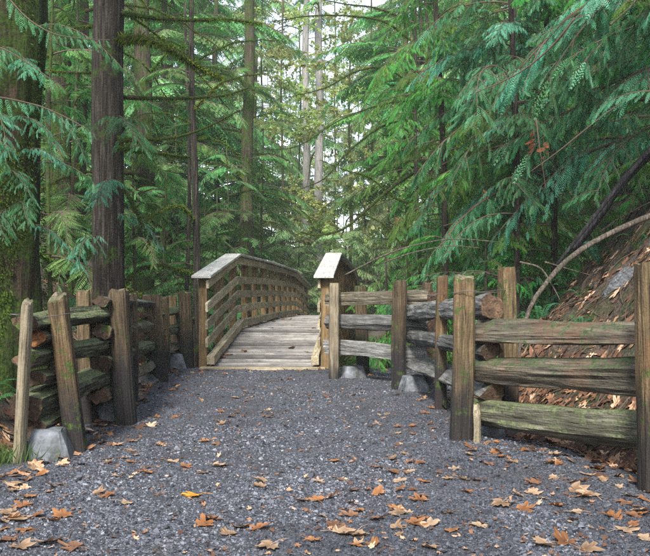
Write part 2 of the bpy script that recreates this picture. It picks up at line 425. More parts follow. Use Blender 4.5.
# ------------------------------------------------------------------ timber pieces
def post_mesh(name, wd, dp, h, mat, cutmat, seed, bury=.25, rough=1.0, slant=0.0):
    r = np.random.default_rng(seed); n, k = 44, 26
    an = np.arange(n) * 2 * np.pi / n + .11
    e = 3.2; c, s_ = np.cos(an), np.sin(an)
    rr = (np.abs(c) ** e + np.abs(s_) ** e) ** (-1 / e)
    sec = np.stack([c * rr * wd / 2, s_ * rr * dp / 2], -1)
    sec *= (1 + .13 * rough * r.normal(size=n).cumsum()[:, None] * .0 + .16 * rough * vnoise(np.stack([c * 1.6, s_ * 2.2, 0 * c + seed], -1), seed)[:, None])
    zz = np.concatenate([[-bury], np.linspace(0, h, k - 1)])
    V = np.zeros((k, n, 3))
    for i, z in enumerate(zz):
        p = np.stack([c * 3.2, s_ * 3.2, np.full(n, z * 1.3)], -1)
        dis = 1 + rough * (.09 * vnoise(p * .6, seed + 5) + .05 * vnoise(p * np.array([1, 1, 2.2]), seed + 6) + .085 * np.minimum(vnoise(np.stack([c * 6, s_ * 6, np.full(n, z * .9)], -1), seed + 9), .2) + .04 * vnoise(np.stack([c * 15, s_ * 15, np.full(n, z * 1.6)], -1), seed + 12))
        bend = .014 * rough * np.array([math.sin(z * 2.3 + seed), math.cos(z * 1.9 + seed * 2)])
        V[i, :, :2] = sec * dis[:, None] * (1 - .05 * z / h) + bend
        V[i, :, 2] = z
    V[-1, :, 2] += slant * V[-1, :, 0] / wd * .1 + .016 * rough * vnoise(np.stack([c * 2.2, s_ * 2.2, 0 * c], -1), seed + 2)
    V[-1, :, :2] = (V[-1, :, :2] - V[-1, :, :2].mean(0)) * .93 + V[-1, :, :2].mean(0)
    inner = V[-1] * 1.0; cen = inner.mean(0); inner = cen + (inner - cen) * .5; inner[:, 2] += .006 * rough * vnoise(np.stack([c * 2, s_ * 2, 0 * c + 4], -1), seed)
    W = np.concatenate([V.reshape(-1, 3), inner, cen[None]])
    i = np.arange(k)[:, None] * n; j = np.arange(n)[None]; j2 = (j + 1) % n
    Q = np.stack([i + j, i + j2, i + n + j2, i + n + j], -1).reshape(-1, 4)
    side, top = Q[:-n], Q[-n:]
    jj = np.arange(n); fan = np.stack([k * n + jj, k * n + (jj + 1) % n, np.full(n, k * n + n)], -1)
    mb = MB(); mb.add(W, [side]); mb.f.append((top, 1)); mb.f.append((fan, 1))
    return mb.mesh(name, [mat, cutmat], False)

def rail_mesh(name, L, h0, h1, w0, mat, cutmat, seed, sag=.008, sides=None):
    """split log along +X, angular section, ragged cut ends"""
    r = np.random.default_rng(seed); n, k = 30, 40
    m = sides or int(r.integers(3, 6)); a0 = r.uniform(0, 6.28)
    cor = a0 + (np.arange(m) + r.uniform(-.22, .22, m)) * 2 * np.pi / m
    cp = np.stack([np.cos(cor), np.sin(cor)], -1) * r.uniform(.85, 1.1, (m, 1))
    u = np.arange(n) * m / n; i0 = u.astype(int) % m; t = (u - u.astype(int))[:, None]
    sec = cp[i0] * (1 - t) + cp[(i0 + 1) % m] * t
    sec = sec / np.maximum(np.linalg.norm(sec, axis=1, keepdims=True) ** .35, .3)
    ex = sec.max(0) - sec.min(0); sec = (sec - (sec.max(0) + sec.min(0)) / 2) / ex
    V = np.zeros((k, n, 3)); xs_ = np.linspace(0, L, k)
    ph = r.uniform(0, 6.28, 2)
    for i, x in enumerate(xs_):
        f = x / L; hh = h0 * (1 - f) + h1 * f
        q = np.stack([np.full(n, x * 1.6), sec[:, 0] * 3, sec[:, 1] * 3], -1)
        dis = 1 + .16 * vnoise(q, seed) + .09 * vnoise(q * np.array([1.2, 3.4, 3.4]), seed + 3) + .05 * vnoise(q * np.array([4, 5, 5]), seed + 4) + .06 * np.minimum(vnoise(q * np.array([1.3, 8, 8]), seed + 8), .2)
        V[i, :, 1] = sec[:, 0] * w0 * dis + sag * math.sin(f * 3.1 + ph[0])
        V[i, :, 2] = sec[:, 1] * hh * dis + sag * math.sin(f * 4.3 + ph[1])
        V[i, :, 0] = x
    for e, s in ((0, -1), (-1, 1)):
        V[e, :, 0] += s * (.07 * sec[:, 0] * r.uniform(-1, 1) + .07 * sec[:, 1] * r.uniform(-1, 1))
    W = V.reshape(-1, 3)
    i = np.arange(k - 1)[:, None] * n; j = np.arange(n)[None]; j2 = (j + 1) % n
    Q = np.stack([i + j, i + j2, i + n + j2, i + n + j], -1).reshape(-1, 4)
    jj = np.arange(n)
    f0 = jj[::-1][None]; f1 = ((k - 1) * n + jj)[None]
    mb = MB(); mb.add(W, [Q]); mb.f.append((f0, 1)); mb.f.append((f1, 1))
    return mb.mesh(name, [mat, cutmat], False)

def orient(o, a, b, roll=0, axis='X', base=(0, 0, 0)):
    """put local +axis from a to b"""
    a, b = Vector(a), Vector(b); d = (b - a).normalized()
    q = d.to_track_quat(axis, 'Z' if axis == 'X' else 'Y')
    o.rotation_mode = 'QUATERNION'; o.rotation_quaternion = q
    o.location = a - Vector(base)
    return o

def block_mesh(wb, wt, h, seed):
    r = np.random.default_rng(seed); mb = MB()
    rings = []
    for z, s in ((-.1, wb * 1.02), (0, wb), (h * .5, (wb + wt) / 2), (h - .012, wt), (h, wt - .025)):
        q = s / 2; b = .1 * s
        rings.append([(-q + b, -q, z), (q - b, -q, z), (q, -q + b, z), (q, q - b, z), (q - b, q, z), (-q + b, q, z), (-q, q - b, z), (-q, -q + b, z)])
    V = np.array(rings).reshape(-1, 3); V += r.normal(0, .003, V.shape); n, k = 8, 5
    i = np.arange(k - 1)[:, None] * n; j = np.arange(n)[None]; j2 = (j + 1) % n
    Q = np.stack([i + j, i + j2, i + n + j2, i + n + j], -1).reshape(-1, 4)
    mb.add(V, [Q, (np.arange(8) + 32)[None]])
    return mb.mesh('concrete_block', M['concrete'])

class Fence:
    def __init__(s, label, base):
        s.base = Vector(base); s.t = thing('split_rail_fence', label, 'fence', base); s.k = int(abs(base[0]) * 100)
    def post(s, bx, by, tx, ty, wpx, mat='post', Y=None, depth=1.0, dy=0.0, rz=0, rough=1.0, slant=0, label=None):
        s.k += 1; Y = Y or gd(by)
        b = at(bx, by, Y); t = at(tx, ty, Y); t.y += dy
        wd = wpx * Y / F_PX
        me = post_mesh('post', wd, wd * depth, (t - b).length, M[mat], M['post_top'], s.k, .3, rough, slant)
        o = link('post', me, s.t); orient(o, b, t, axis='Z', base=s.base)
        if label: o['label'] = label
        o.rotation_quaternion = o.rotation_quaternion @ Matrix.Rotation(rz, 3, 'Z').to_quaternion()
        return b, t
    def rail(s, a, b, h0, h1, w0, mat='rail', cut='cut', seed=None, sag=.008, sides=None, name='rail'):
        s.k += 1; a, b = Vector(a), Vector(b)
        me = rail_mesh(name, (b - a).length, h0, h1, w0, M[mat], M[cut], seed or s.k, sag, sides)
        return orient(link(name, me, s.t), a, b, base=s.base)
    def block(s, px, py, Y, wb, wt, h, rz=.2):
        s.k += 1; p = at(px, py, Y)
        return link('concrete_block', block_mesh(wb, wt, h, s.k), s.t, Vector((p.x, p.y, hsurf(p.x, p.y) - .045)) - s.base, (0, 0, rz))
    def wire(s, pts, r=.0035):
        V, f = tube(spline([tuple(Vector(p) - s.base) for p in pts], 30), r, 5); mb = MB(); mb.add(V, f)
        link('tie_wire', mb.mesh('tie_wire', M['wire'], True), s.t)

# ------------------------------------------------------------------ left fence
LF = Fence('mossy split rail fence on concrete blocks along the left edge of the trail', (-2.1, 7.5, 0))
LF.post(20, 463, 26, 302, 17, 'post_pale', depth=.6, rough=.7, slant=.5, label='pale grey bare end post of the left fence')                 # pale end board
LF.post(79, 452, 57, 296, 26, 'post', depth=.75, slant=-.6)
LF.post(88, 441, 85, 290, 21, 'post_dark', Y=7.75, depth=.8, rough=1.0)
LF.post(65, 441, 62, 293, 12, 'post', Y=6.95, depth=.8)
LF.post(129, 423, 118, 290, 24, 'post_dark', depth=.8)
LF.post(133, 412, 131, 294, 11, 'post_dark', Y=9.3, depth=.8)
LF.post(158, 382, 153, 295, 20, 'post_dark', depth=.8)
LF.post(167, 378, 165, 297, 11, 'post', Y=12.6, depth=.8)
LF.post(188, 369, 184, 293, 14, 'post_dark', depth=.9)
LF.post(176, 366, 173, 296, 9, 'post', Y=14.2, depth=.9)
a0 = (-2.12, 6.02); c0 = (-2.02, 8.35)
for za, zb, h0, h1, ww, mt, ct in ((.965, 1.0, .15, .17, .2, 'rail_moss', 'cut'), (.70, .715, .15, .16, .2, 'rail_moss', 'cut'), (.37, .44, .2, .15, .22, 'rail_moss', 'cut')):
    LF.rail((a0[0], a0[1], za), (c0[0], c0[1], zb), h0, h1, ww, mt, ct)
for z, hh, ct in ((.845, .11, 'cut_orange'), (.555, .11, 'cut'), (.23, .12, 'cut')):     # spacer chocks at the fence end
    LF.rail((-2.08, 6.1, z), (-2.06, 6.62, z + .01), hh, hh, .17, 'rail', ct, name='chock', sides=5)
d0 = (-2.42, 12.0)
for za, zb, hh, mt in ((1.11, 1.04, .1, 'rail_grey'), (.84, .76, .15, 'rail'), (.55, .5, .15, 'rail_moss'), (.27, .24, .14, 'rail')):
    LF.rail((-1.99, 7.55, za), (d0[0], d0[1], zb), hh, hh * .9, .17, mt, 'cut')
for za, zb, hh, mt in ((.91, .93, .14, 'rail_moss'), (.62, .63, .16, 'rail_moss'), (.34, .35, .13, 'rail')):
    LF.rail((-2.44, 11.2, za), (-2.42, 14.1, zb), hh, hh, .17, mt, 'cut')
LF.block(49, 463, 6.12, .37, .21, .24, .1); LF.block(106, 425, 7.95, .33, .2, .27, .2)
LF.block(150, 384, 11.5, .36, .22, .2, .1); LF.block(174, 371, 13.5, .42, .25, .28, .2)
LF.wire([(-2.16, 5.86, 1.03), (-1.98, 5.98, 1.01), (-1.86, 6.16, 1.03), (-1.9, 6.44, 1.04), (-2.05, 6.36, 1.03), (-2.2, 6.0, 1.03), (-2.16, 5.86, 1.03)])

# ------------------------------------------------------------------ right fence
RF = Fence('weathered split rail fence on concrete blocks below the bank right of the trail', (1.4, 8, 0))
RF.post(648, 492, 646, 264, 29, 'post', depth=.7, rough=.9, slant=.3)
RF.post(461, 441, 463, 277, 25, 'post', depth=.8, slant=.3, rough=.9)
RF.post(507, 426, 509, 268, 22, 'post', Y=7.35, depth=.7, rz=.3)
RF.post(441, 407, 443, 276, 13, 'post', Y=8.6, depth=.9, rough=.8)
RF.post(400, 390, 400, 281, 14, 'post_dark', depth=.8)
RF.post(427, 385, 428, 283, 13, 'post_dark', Y=11.2, depth=.8)
RF.post(334, 380, 334.5, 283, 13, 'post_sawn', depth=.8, rough=.25)
RF.post(363, 372, 362, 286, 17, 'post', Y=12.7, depth=.7)
for za, zb, h0, h1, ww, mt in ((.875, .945, .19, .15, .19, 'rail'), (.56, .65, .2, .25, .2, 'rail'), (.2, .32, .22, .25, .2, 'rail_moss')):
    RF.rail((1.25, 6.98, za), (2.3, 5.0, zb), h0, h1, ww, mt, 'cut', sag=.01)
for za, zb, hh, mt, ct in ((1.08, .945, .2, 'rail_grey', 'cut'), (.725, .64, .17, 'rail_grey', 'cut'), (.40, .34, .19, 'rail_grey', 'cut')):
    RF.rail((1.33, 6.78, za), (1.1, 10.9, zb), hh, hh, .18, mt, ct)
for za, zb, hh, mt in ((1.14, 1.13, .19, 'rail'), (.81, .80, .2, 'rail_grey'), (.45, .43, .21, 'rail_grey')):
    RF.rail((1.34, 10.5, za), (.05, 12.25, zb), hh, hh, .18, mt, 'cut')
RF.rail((1.17, 6.55, -.05), (1.2, 6.75, .3), .07, .05, .06, 'post_pale', 'post_pale', name='chock')
RF.block(500, 440, 7.1, .36, .22, .22, .4); RF.block(413, 392, 10.4, .36, .22, .22, .3); RF.block(353, 383, 12.0, .38, .24, .22, .3)
RF.wire([(1.0, 6.72, 1.18), (1.12, 6.66, 1.2), (1.24, 6.72, 1.19), (1.5, 7.2, 1.21), (1.62, 7.42, 1.2), (1.45, 7.44, 1.19), (1.05, 6.9, 1.18), (1.0, 6.72, 1.18)])
RF.wire([(1.03, 8.42, 1.17), (1.12, 8.4, 1.18), (1.2, 8.5, 1.17), (1.16, 8.74, 1.17), (1.05, 8.7, 1.16), (1.03, 8.42, 1.17)])

# ------------------------------------------------------------------ bridge
BR = thing('footbridge', 'weathered timber footbridge with board railings and ramped plank deck', 'footbridge', (-.976, 13.45, 0), rz=-math.atan(53 / 850))
BL = 20.0                                             # length, local +Y runs along the bridge
def dz(s):
    return np.interp(s, [0, 2.85, 9, 14.6, 17.2, 20.0], [.02, .52, .58, .54, .43, .15])
def box(mb, x0, x1, y0, y1, z0, z1, bev=.006):
    b = bev; V = []
    for z, i in ((z0, b), (z0 + b, 0), (z1 - b, 0), (z1, b)):
        V += [(x0 + i, y0 + i, z), (x1 - i, y0 + i, z), (x1 - i, y1 - i, z), (x0 + i, y1 - i, z)]
    Q = [[3, 2, 1, 0], [12, 13, 14, 15]]
    for r_ in range(3):
        for j in range(4): Q.append([r_ * 4 + j, r_ * 4 + (j + 1) % 4, r_ * 4 + 4 + (j + 1) % 4, r_ * 4 + 4 + j])
    mb.add(V, np.array(Q))
def box_mesh(name, lx, ly, lz, mat, bev=.006):
    mb = MB(); box(mb, -lx / 2, lx / 2, -ly / 2, ly / 2, -lz / 2, lz / 2, bev); return mb.mesh(name, mat)
HWID = .976
pw = .225
plank_me = [box_mesh('deck_plank', 1.86, pw - .036, .05, M['bridge_deck'], .009) for _ in range(3)]
s = .14; i = 0
while s < BL - .1:
    sl_ = math.atan2(dz(s + .1) - dz(s - .1), .2)
    o = link('deck_plank', plank_me[i % 3], BR, (random.uniform(-.012, .012), s, dz(s) - .02 + random.uniform(-.007, .007)), (sl_ - (.17 if s < 2.85 else .05) + random.uniform(-.02, .02), random.uniform(-.004, .004), random.uniform(-.006, .006)))
    s += pw; i += 1
link('sill_plank', box_mesh('sill_plank', 1.98, .16, .16, M['bridge_board'], .01), BR, (0, -.06, -.03))
def along(name, x, sec_w, sec_h, off, mat, seglen, s0, s1, flat=0, breaks=(2.85, 14.6)):
    """straight timbers following the deck profile at height off above it"""
    cuts = [s0] + [b for b in breaks if s0 < b < s1]
    fine = []
    for a, b in zip(cuts, cuts[1:] + [s1]):
        nseg = max(1, round((b - a) / seglen)); fine += list(np.linspace(a, b, nseg + 1)[:-1])
    fine.append(s1)
    for a, b in zip(fine, fine[1:]):
        za, zb = float(dz(a)) + off, float(dz(b)) + off
        L = math.hypot(b - a, zb - za) - .004
        me = box_mesh(name, L, sec_w, sec_h, mat, .006)
        p = link(name, me, BR, (x + random.uniform(-.003, .003), (a + b) / 2, (za + zb) / 2 + random.uniform(-.006, .006)), (0, -math.atan2(zb - za, b - a) + random.uniform(-.003, .003), math.pi / 2))
for sd in (-1, 1):
    xb = sd * (HWID - .09)
    for k, off in enumerate((.40, .68, .96)):
        along('rail_board', xb, .04, .145, off, M['bridge_board'], 4.2, -.12, BL)
    along('rail_board', xb, .04, .14, 1.33, M['bridge_board'], 4.2, -.05, BL)
    along('cap_rail', sd * (HWID - .01), .31, .045, 1.447, M['bridge_cap'], 4.2, -.16, BL + .1)
    along('curb', sd * (HWID - .15), .12, .14, .12, M['bridge_board'], 4.2, -.08, BL)
    for sp in np.concatenate([[.1, 1.45], np.arange(2.85, 14.7, 1.475), [16, 17.5, 19.5]]):
        zt = float(dz(sp)) + 1.4
        link('post', box_mesh('post', .13, .13, zt + .9, M['bridge_post'], .012), BR, (sd * HWID, sp, (zt - .9) / 2))
    me = box_mesh('stringer', 11.9, .2, .4, M['bridge_post'], .01)
    link('stringer', me, BR, (sd * .7, 8.7, .27), (0, 0, math.pi / 2))
    for (sa, sb) in ((.0, 2.8), (14.65, 20)):
        za, zb = float(dz(sa)) - .2, float(dz(sb)) - .2
        link('stringer', box_mesh('stringer', math.hypot(sb - sa, zb - za), .16, .26, M['bridge_post'], .01), BR, (sd * .72, (sa + sb) / 2, (za + zb) / 2), (0, -math.atan2(zb - za, sb - sa), math.pi / 2))
    for sp in (2.7, 14.7):
        link('abutment', box_mesh('abutment', 1.0, .5, 2.6, M['concrete'], .02), BR, (sd * .55, sp, -1.26))

# ------------------------------------------------------------------ foliage meshes
def leaf_quads(base, d, side, up, ln, wd, cup=.0):
    """diamond leaves: arrays (n,3)"""
    m = base + d * (ln * .45)[:, None]
    a = m + side * (wd * .5)[:, None] + up * (wd * cup)[:, None]; b = m - side * (wd * .5)[:, None] + up * (wd * cup)[:, None]
    t = base + d * ln[:, None]
    V = np.stack([base, a, t, b], 1).reshape(-1, 3)
    n = len(base); F = np.arange(n * 4).reshape(n, 4)
    return V, F
def nrm(v): return v / (np.linalg.norm(v, axis=-1, keepdims=True) + 1e-9)

def frond_template(L, pairs, plen, sub, wid, droop, r, ang=58):
    """flat scale-leaf spray along +X in the XY plane; returns bases, dirs, sides, lengths, widths, rachis"""
    B, D, LN, W, T = [], [], [], [], []
    def rz(x): return -droop * (x / L) ** 2 * L
    for i in range(pairs):
        f = (i + .7) / pairs; x = f * L * .97
        pl = plen * (math.sin(min(1, f * 1.6 + .25) * math.pi * .5)) * (1 - f ** 2.2 * .85) * r.uniform(.8, 1.15)
        for s in (-1, 1):
            a = R(ang * (1 - .25 * f)) * s + r.normal(0, .08)
            d = np.array([math.cos(a), math.sin(a), -.25 - .3 * r.random()]); d /= np.linalg.norm(d)
            b = np.array([x, 0, rz(x)])
            tn = r.random()
            if sub:
                for j in range(sub):
                    g = (j + .4) / sub; bb = b + d * pl * g
                    for s2 in ((-1, 1) if j < sub - 1 else (0,)):
                        a2 = a + s2 * R(48); d2 = np.array([math.cos(a2), math.sin(a2), d[2] * 1.15])
                        B.append(bb); D.append(d2 / np.linalg.norm(d2)); LN.append(pl * .2 * (1 - .45 * g) + .008); W.append(wid); T.append(tn)
            else:
                B.append(b); D.append(d); LN.append(pl); W.append(wid * (.6 + .4 * pl / plen)); T.append(tn)
    return [np.array(q) for q in (B, D, LN, W, T)]

def bough_mesh(name, L, nt, fl, tmpl_args, mat, seed, droop=.35, lift=.1, twr=.02, hang=.45, tones=(.15, .9), spread=62, nvar=4):
    """a bough along +X: limb, side twigs, each a spray"""
    r = np.random.default_rng(seed); mb = MB()
    k = 16; u = np.linspace(0, 1, k)
    P = np.stack([u * L, .12 * L * np.sin(u * 3 + seed) * u, lift * L * np.sin(u * 2.6) - droop * L * u ** 2.2], -1)
    P[:, 1:] += r.normal(0, .008 * L, (k, 2)) * u[:, None]
    V, f = tube(P, twr * (1 - .85 * u) * L / 2, 5, False); mb.add(V, f, .5, 1)
    T = nrm(np.gradient(P, axis=0))
    tm = [frond_template(*tmpl_args, r) for _ in range(nvar)]
    for q in range(nt):
        g = .16 + .84 * (q + r.uniform(0, .8)) / nt; g = min(g, .995)
        p = np.array([np.interp(g, u, P[:, c]) for c in range(3)]); t = nrm(np.array([np.interp(g, u, T[:, c]) for c in range(3)]))
        side = 1 if q % 2 else -1
        sv = nrm(np.cross([0, 0, 1.0], t)) * side
        a = R(r.normal(spread, 12) * (1 - .55 * g ** 2))
        d = nrm(t * math.cos(a) + sv * math.sin(a) + np.array([0, 0, -hang * r.uniform(.3, 1.3)]))
        sd = nrm(np.cross([r.normal(0, .25), r.normal(0, .25), 1.0], d)); up = np.cross(d, sd)
        sc_ = fl * (.55 + .75 * math.sin(min(1, g * 1.15 + .1) * math.pi) ** .7) * r.uniform(.75, 1.25)
        B, D, LN, W, TN = tm[int(r.integers(nvar))]; sz = sc_ / tmpl_args[0]
        Mx = np.stack([d, sd, up], 0)
        b = p + (B * sz) @ Mx; dd = D @ Mx; s2 = nrm(np.cross(dd, np.broadcast_to(up, dd.shape)) + 1e-6)
        V, F = leaf_quads(b, dd, s2, np.broadcast_to(up, dd.shape), LN * sz, W * sz, .1)
        tone = np.clip(r.uniform(*tones) + (TN - .5) * .35, 0, 1)
        mb.add(V, F, np.repeat(tone, 4))
        rp = np.stack([p, p + d * sc_ * .5 + up * -.0, p + d * sc_ * .9 - np.array([0, 0, .05 * sc_])])
        V, f = tube(rp, np.array([.0045, .003, .001]) * (1 + sc_), 3, False); mb.add(V, f, .5, 1)
    return mb.mesh(name, [mat, M['twig']])

CED = (.34, 9, .15, 5, .0125, .35)          # L, pairs, plen, sub, width, droop
def cedar_bough(name, L, ns, nf, fl, mat, seed, droop=.4, hang=.9, tones=(.1, .95)):
    """cedar bough along +X: limb, secondary limbs, narrow sprays hanging from each"""
    r = np.random.default_rng(seed); mb = MB(); k = 16; u = np.linspace(0, 1, k)
    P = np.stack([u * L, .14 * L * np.sin(u * 3 + seed) * u, .1 * L * np.sin(u * 2.6) - droop * L * u ** 2], -1)
    V, f = tube(P, .02 * (1 - .85 * u) * L / 2, 5, False); mb.add(V, f, .5, 1)
    tm = [frond_template(.34, 9, .095, 3, .0135, .3, r, 50) for _ in range(5)]
    arms = [(P[6:], .12)]
    for q in range(ns):
        g = .1 + .85 * (q + r.uniform(0, .8)) / ns; p = np.array([np.interp(g, u, P[:, c]) for c in range(3)])
        t = nrm(np.array([np.interp(min(g + .05, 1), u, P[:, c]) for c in range(3)]) - p)
        sv = nrm(np.cross([0, 0, 1.0], t)) * (1 if q % 2 else -1); a = R(r.normal(50, 12))
        l = L * .36 * (1 - .55 * g) * r.uniform(.55, 1.35); d = t * math.cos(a) + sv * math.sin(a) + np.array([0, 0, r.uniform(-.15, .25)])
        v = np.linspace(0, 1, 8)[:, None]; A = p + d * l * v + np.array([0, 0, -1.0]) * l * r.uniform(.25, .7) * v ** 2
        V, f = tube(A, np.linspace(.006, .0015, 8) * (.6 + .4 * L), 3, False); mb.add(V, f, .5, 1); arms.append((A, l))
    for A, l in arms:
        base = r.uniform(*tones); m = max(5, int(nf * r.uniform(.7, 1.2))); w_ = np.linspace(0, 1, len(A))
        for q in range(m):
            g = .08 + .92 * (q + r.uniform(0, .7)) / m; g = min(g, .99)
            p = np.array([np.interp(g, w_, A[:, c]) for c in range(3)]); t = nrm(np.array([np.interp(min(g + .08, 1), w_, A[:, c]) for c in range(3)]) - np.array([np.interp(g - .08, w_, A[:, c]) for c in range(3)]) + 1e-6)
            sv = nrm(np.cross([0, 0, 1.0], t)) * (1 if q % 2 else -1)
            d = nrm(t * (.7 + g) + sv * r.uniform(.3, .8) + np.array([0, 0, -hang * r.uniform(.3, 1.2)]))
            nrmv = nrm(sv * r.uniform(.0, .8) + np.array([r.normal(0, .3), r.normal(0, .3), .8])); sd = nrm(np.cross(nrmv, d)); up = np.cross(d, sd)
            sz = fl * (1 - .45 * g) * math.exp(r.normal(0, .28)) / .34
            B, D, LN, W, TN = tm[int(r.integers(5))]; Mx = np.stack([d, sd, up], 0)
            b = p + (B * sz) @ Mx; dd = D @ Mx; ub = np.broadcast_to(up, dd.shape)
            V, F = leaf_quads(b, dd, nrm(np.cross(dd, ub) + 1e-6), ub, LN * sz, W * (.5 + .5 * sz), .1)
            mb.add(V, F, np.repeat(np.clip(base * .6 + .4 * r.uniform(*tones) + (TN - .5) * .25, 0, 1), 4))
    return mb.mesh(name, [mat, M['twig']])
cedar = [cedar_bough('bough', 2.2, 15, 15, .2, M['cedar'], 40 + i, .3 + .1 * i) for i in range(4)]
cedarg = [cedar_bough('bough', 2.0, 14, 14, .2, M['cedar_green'], 60 + i, .22 + .1 * i, .6) for i in range(3)]
HEM = (.34, 13, .085, 0, .02, .15)
hem = [bough_mesh('bough', 2.2, 44, .36, HEM, M['hemlock'], 80 + i, .2 + .1 * i, .08, hang=.25, spread=55) for i in range(4)]
FAR = (.34, 8, .12, 0, .04, .2)
farb = [bough_mesh('bough', 2.4, 30, .5, FAR, M['far_leaf'], 100 + i, .3, .08, hang=.4) for i in range(3)]
far_glow = [bough_mesh('bough', 2.4, 26, .46, FAR, M['glow_leaf'], 120 + i, .3, .08, hang=.4) for i in range(3)]
farh = [bough_mesh('bough', 2.4, 34, .48, FAR, M['hemlock'], 110 + i, .3, .08, hang=.4) for i in range(3)]

def leafy_branch(name, L, n, ls, mat, seed, up=.25, twr=.012):
    """broadleaf twig spray along +X"""
    r = np.random.default_rng(seed); mb = MB(); u = np.linspace(0, 1, 10)
    P = np.stack([u * L, .1 * L * np.sin(u * 4 + seed), up * L * u - .25 * L * u ** 2], -1)
    V, f = tube(P, twr * (1 - .8 * u), 5, False); mb.add(V, f, .5, 1)
    subs = [P]
    for q in range(9):
        g = r.uniform(.2, .95); p = np.array([np.interp(g, u, P[:, c]) for c in range(3)])
        d = nrm(np.array([r.uniform(.2, 1), r.normal(0, .8), r.normal(.05, .35)])) * L * r.uniform(.2, .45)
        S_ = np.stack([p, p + d * .5 + [0, 0, .03], p + d]); subs.append(S_); V, f = tube(S_, np.array([.006, .004, .002]), 3, False); mb.add(V, f, .5, 1)
    m = n; bs = []
    for q in range(m):
        S_ = subs[int(r.integers(len(subs)))]; g = r.uniform(.15, 1) * (len(S_) - 1); i = min(int(g), len(S_) - 2)
        bs.append(S_[i] + (S_[i + 1] - S_[i]) * (g - i) + r.normal(0, .02, 3))
    B = np.array(bs); D = nrm(np.stack([r.normal(.4, .6, m), r.normal(0, .7, m), r.normal(-.25, .4, m)], -1))
    upv = nrm(np.stack([r.normal(0, .4, m), r.normal(0, .4, m), np.ones(m)], -1)); sd = nrm(np.cross(D, upv))
    ln = ls * r.uniform(.6, 1.25, m)
    # two-quad leaf: broad heart outline
    n_ = np.cross(sd, D)
    p0, p1, p2, p3, p4, p5 = B, B + D * (ln * .3)[:, None] + sd * (ln * .4)[:, None], B + D * (ln * .7)[:, None] + sd * (ln * .25)[:, None], B + D * ln[:, None] - n_ * (ln * .15)[:, None], B + D * (ln * .7)[:, None] - sd * (ln * .25)[:, None], B + D * (ln * .3)[:, None] - sd * (ln * .4)[:, None]
    V = np.stack([p0, p1, p2, p3, p4, p5], 1).reshape(-1, 3); i = np.arange(m) * 6
    F = np.concatenate([np.stack([i, i + 1, i + 2, i + 3], -1), np.stack([i, i + 3, i + 4, i + 5], -1)])
    mb.add(V, F, np.repeat(r.uniform(.1, 1, m), 6))
    return mb.mesh(name, [mat, M['twig']])
maple = [leafy_branch('leafy_branch', 2.2, 150, .16, M['maple'], 200 + i) for i in range(3)]
shrubb = [leafy_branch('leafy_branch', .9, 150, .06, M['shrub'], 220 + i, .5, .006) for i in range(4)]

def moss_limb_mesh(name, P, r0, r1, seed, mat='bark_moss', fuzz=260, hang=.1, n=8):
    """bare limb wrapped in moss with hanging tufts"""
    fuzz = int(fuzz * 2.4); hang = hang * .8
    r = np.random.default_rng(seed); mb = MB(); k = len(P); P = np.asarray(P, float)
    V, f = tube(P, np.linspace(r0, r1, k), n, True, .25, seed); mb.add(V, f, .5, 1)
    g = r.uniform(0, k - 1.001, fuzz); i = g.astype(int); t = (g - i)[:, None]
    B = P[i] * (1 - t) + P[i + 1] * t; rr = (r0 + (r1 - r0) * g / (k - 1))
    a = r.uniform(0, 6.28, fuzz)
    T = nrm(P[i + 1] - P[i]); A = nrm(np.cross(T, [0, 0, 1.0]) + 1e-6); C = np.cross(A, T)
    o = A * np.cos(a)[:, None] + C * np.sin(a)[:, None]
    B = B + o * (rr * .8)[:, None]
    D = nrm(o + np.array([0, 0, -.9]) * r.uniform(.2, 1.6, (fuzz, 1)) + T * r.normal(0, .4, (fuzz, 1)))
    ln = hang * r.uniform(.25, 1.0, fuzz) ** 1.5 + rr * .7
    V, F = leaf_quads(B, D, nrm(np.cross(D, T) + 1e-6), o, ln, ln * .16 + .004)
    mb.add(V, F, np.repeat(r.uniform(.1, 1, fuzz), 4))
    return mb.mesh(name, [M['moss'], M[mat]])
def rand_limb(L, seed, droop=.25, k=14):
    r = np.random.default_rng(seed); u = np.linspace(0, 1, k)
    return np.stack([u * L, .1 * L * np.sin(u * r.uniform(2, 5) + r.uniform(0, 6)) * u, .12 * L * np.sin(u * 3) - droop * L * u ** 2 + r.normal(0, .012 * L, k) * u], -1)
limbs = [moss_limb_mesh('mossy_limb', rand_limb(2.4, 300 + i, (-.15, .1, .3, .45)[i]), .028, .007, 310 + i, fuzz=420, hang=.07) for i in range(4)]

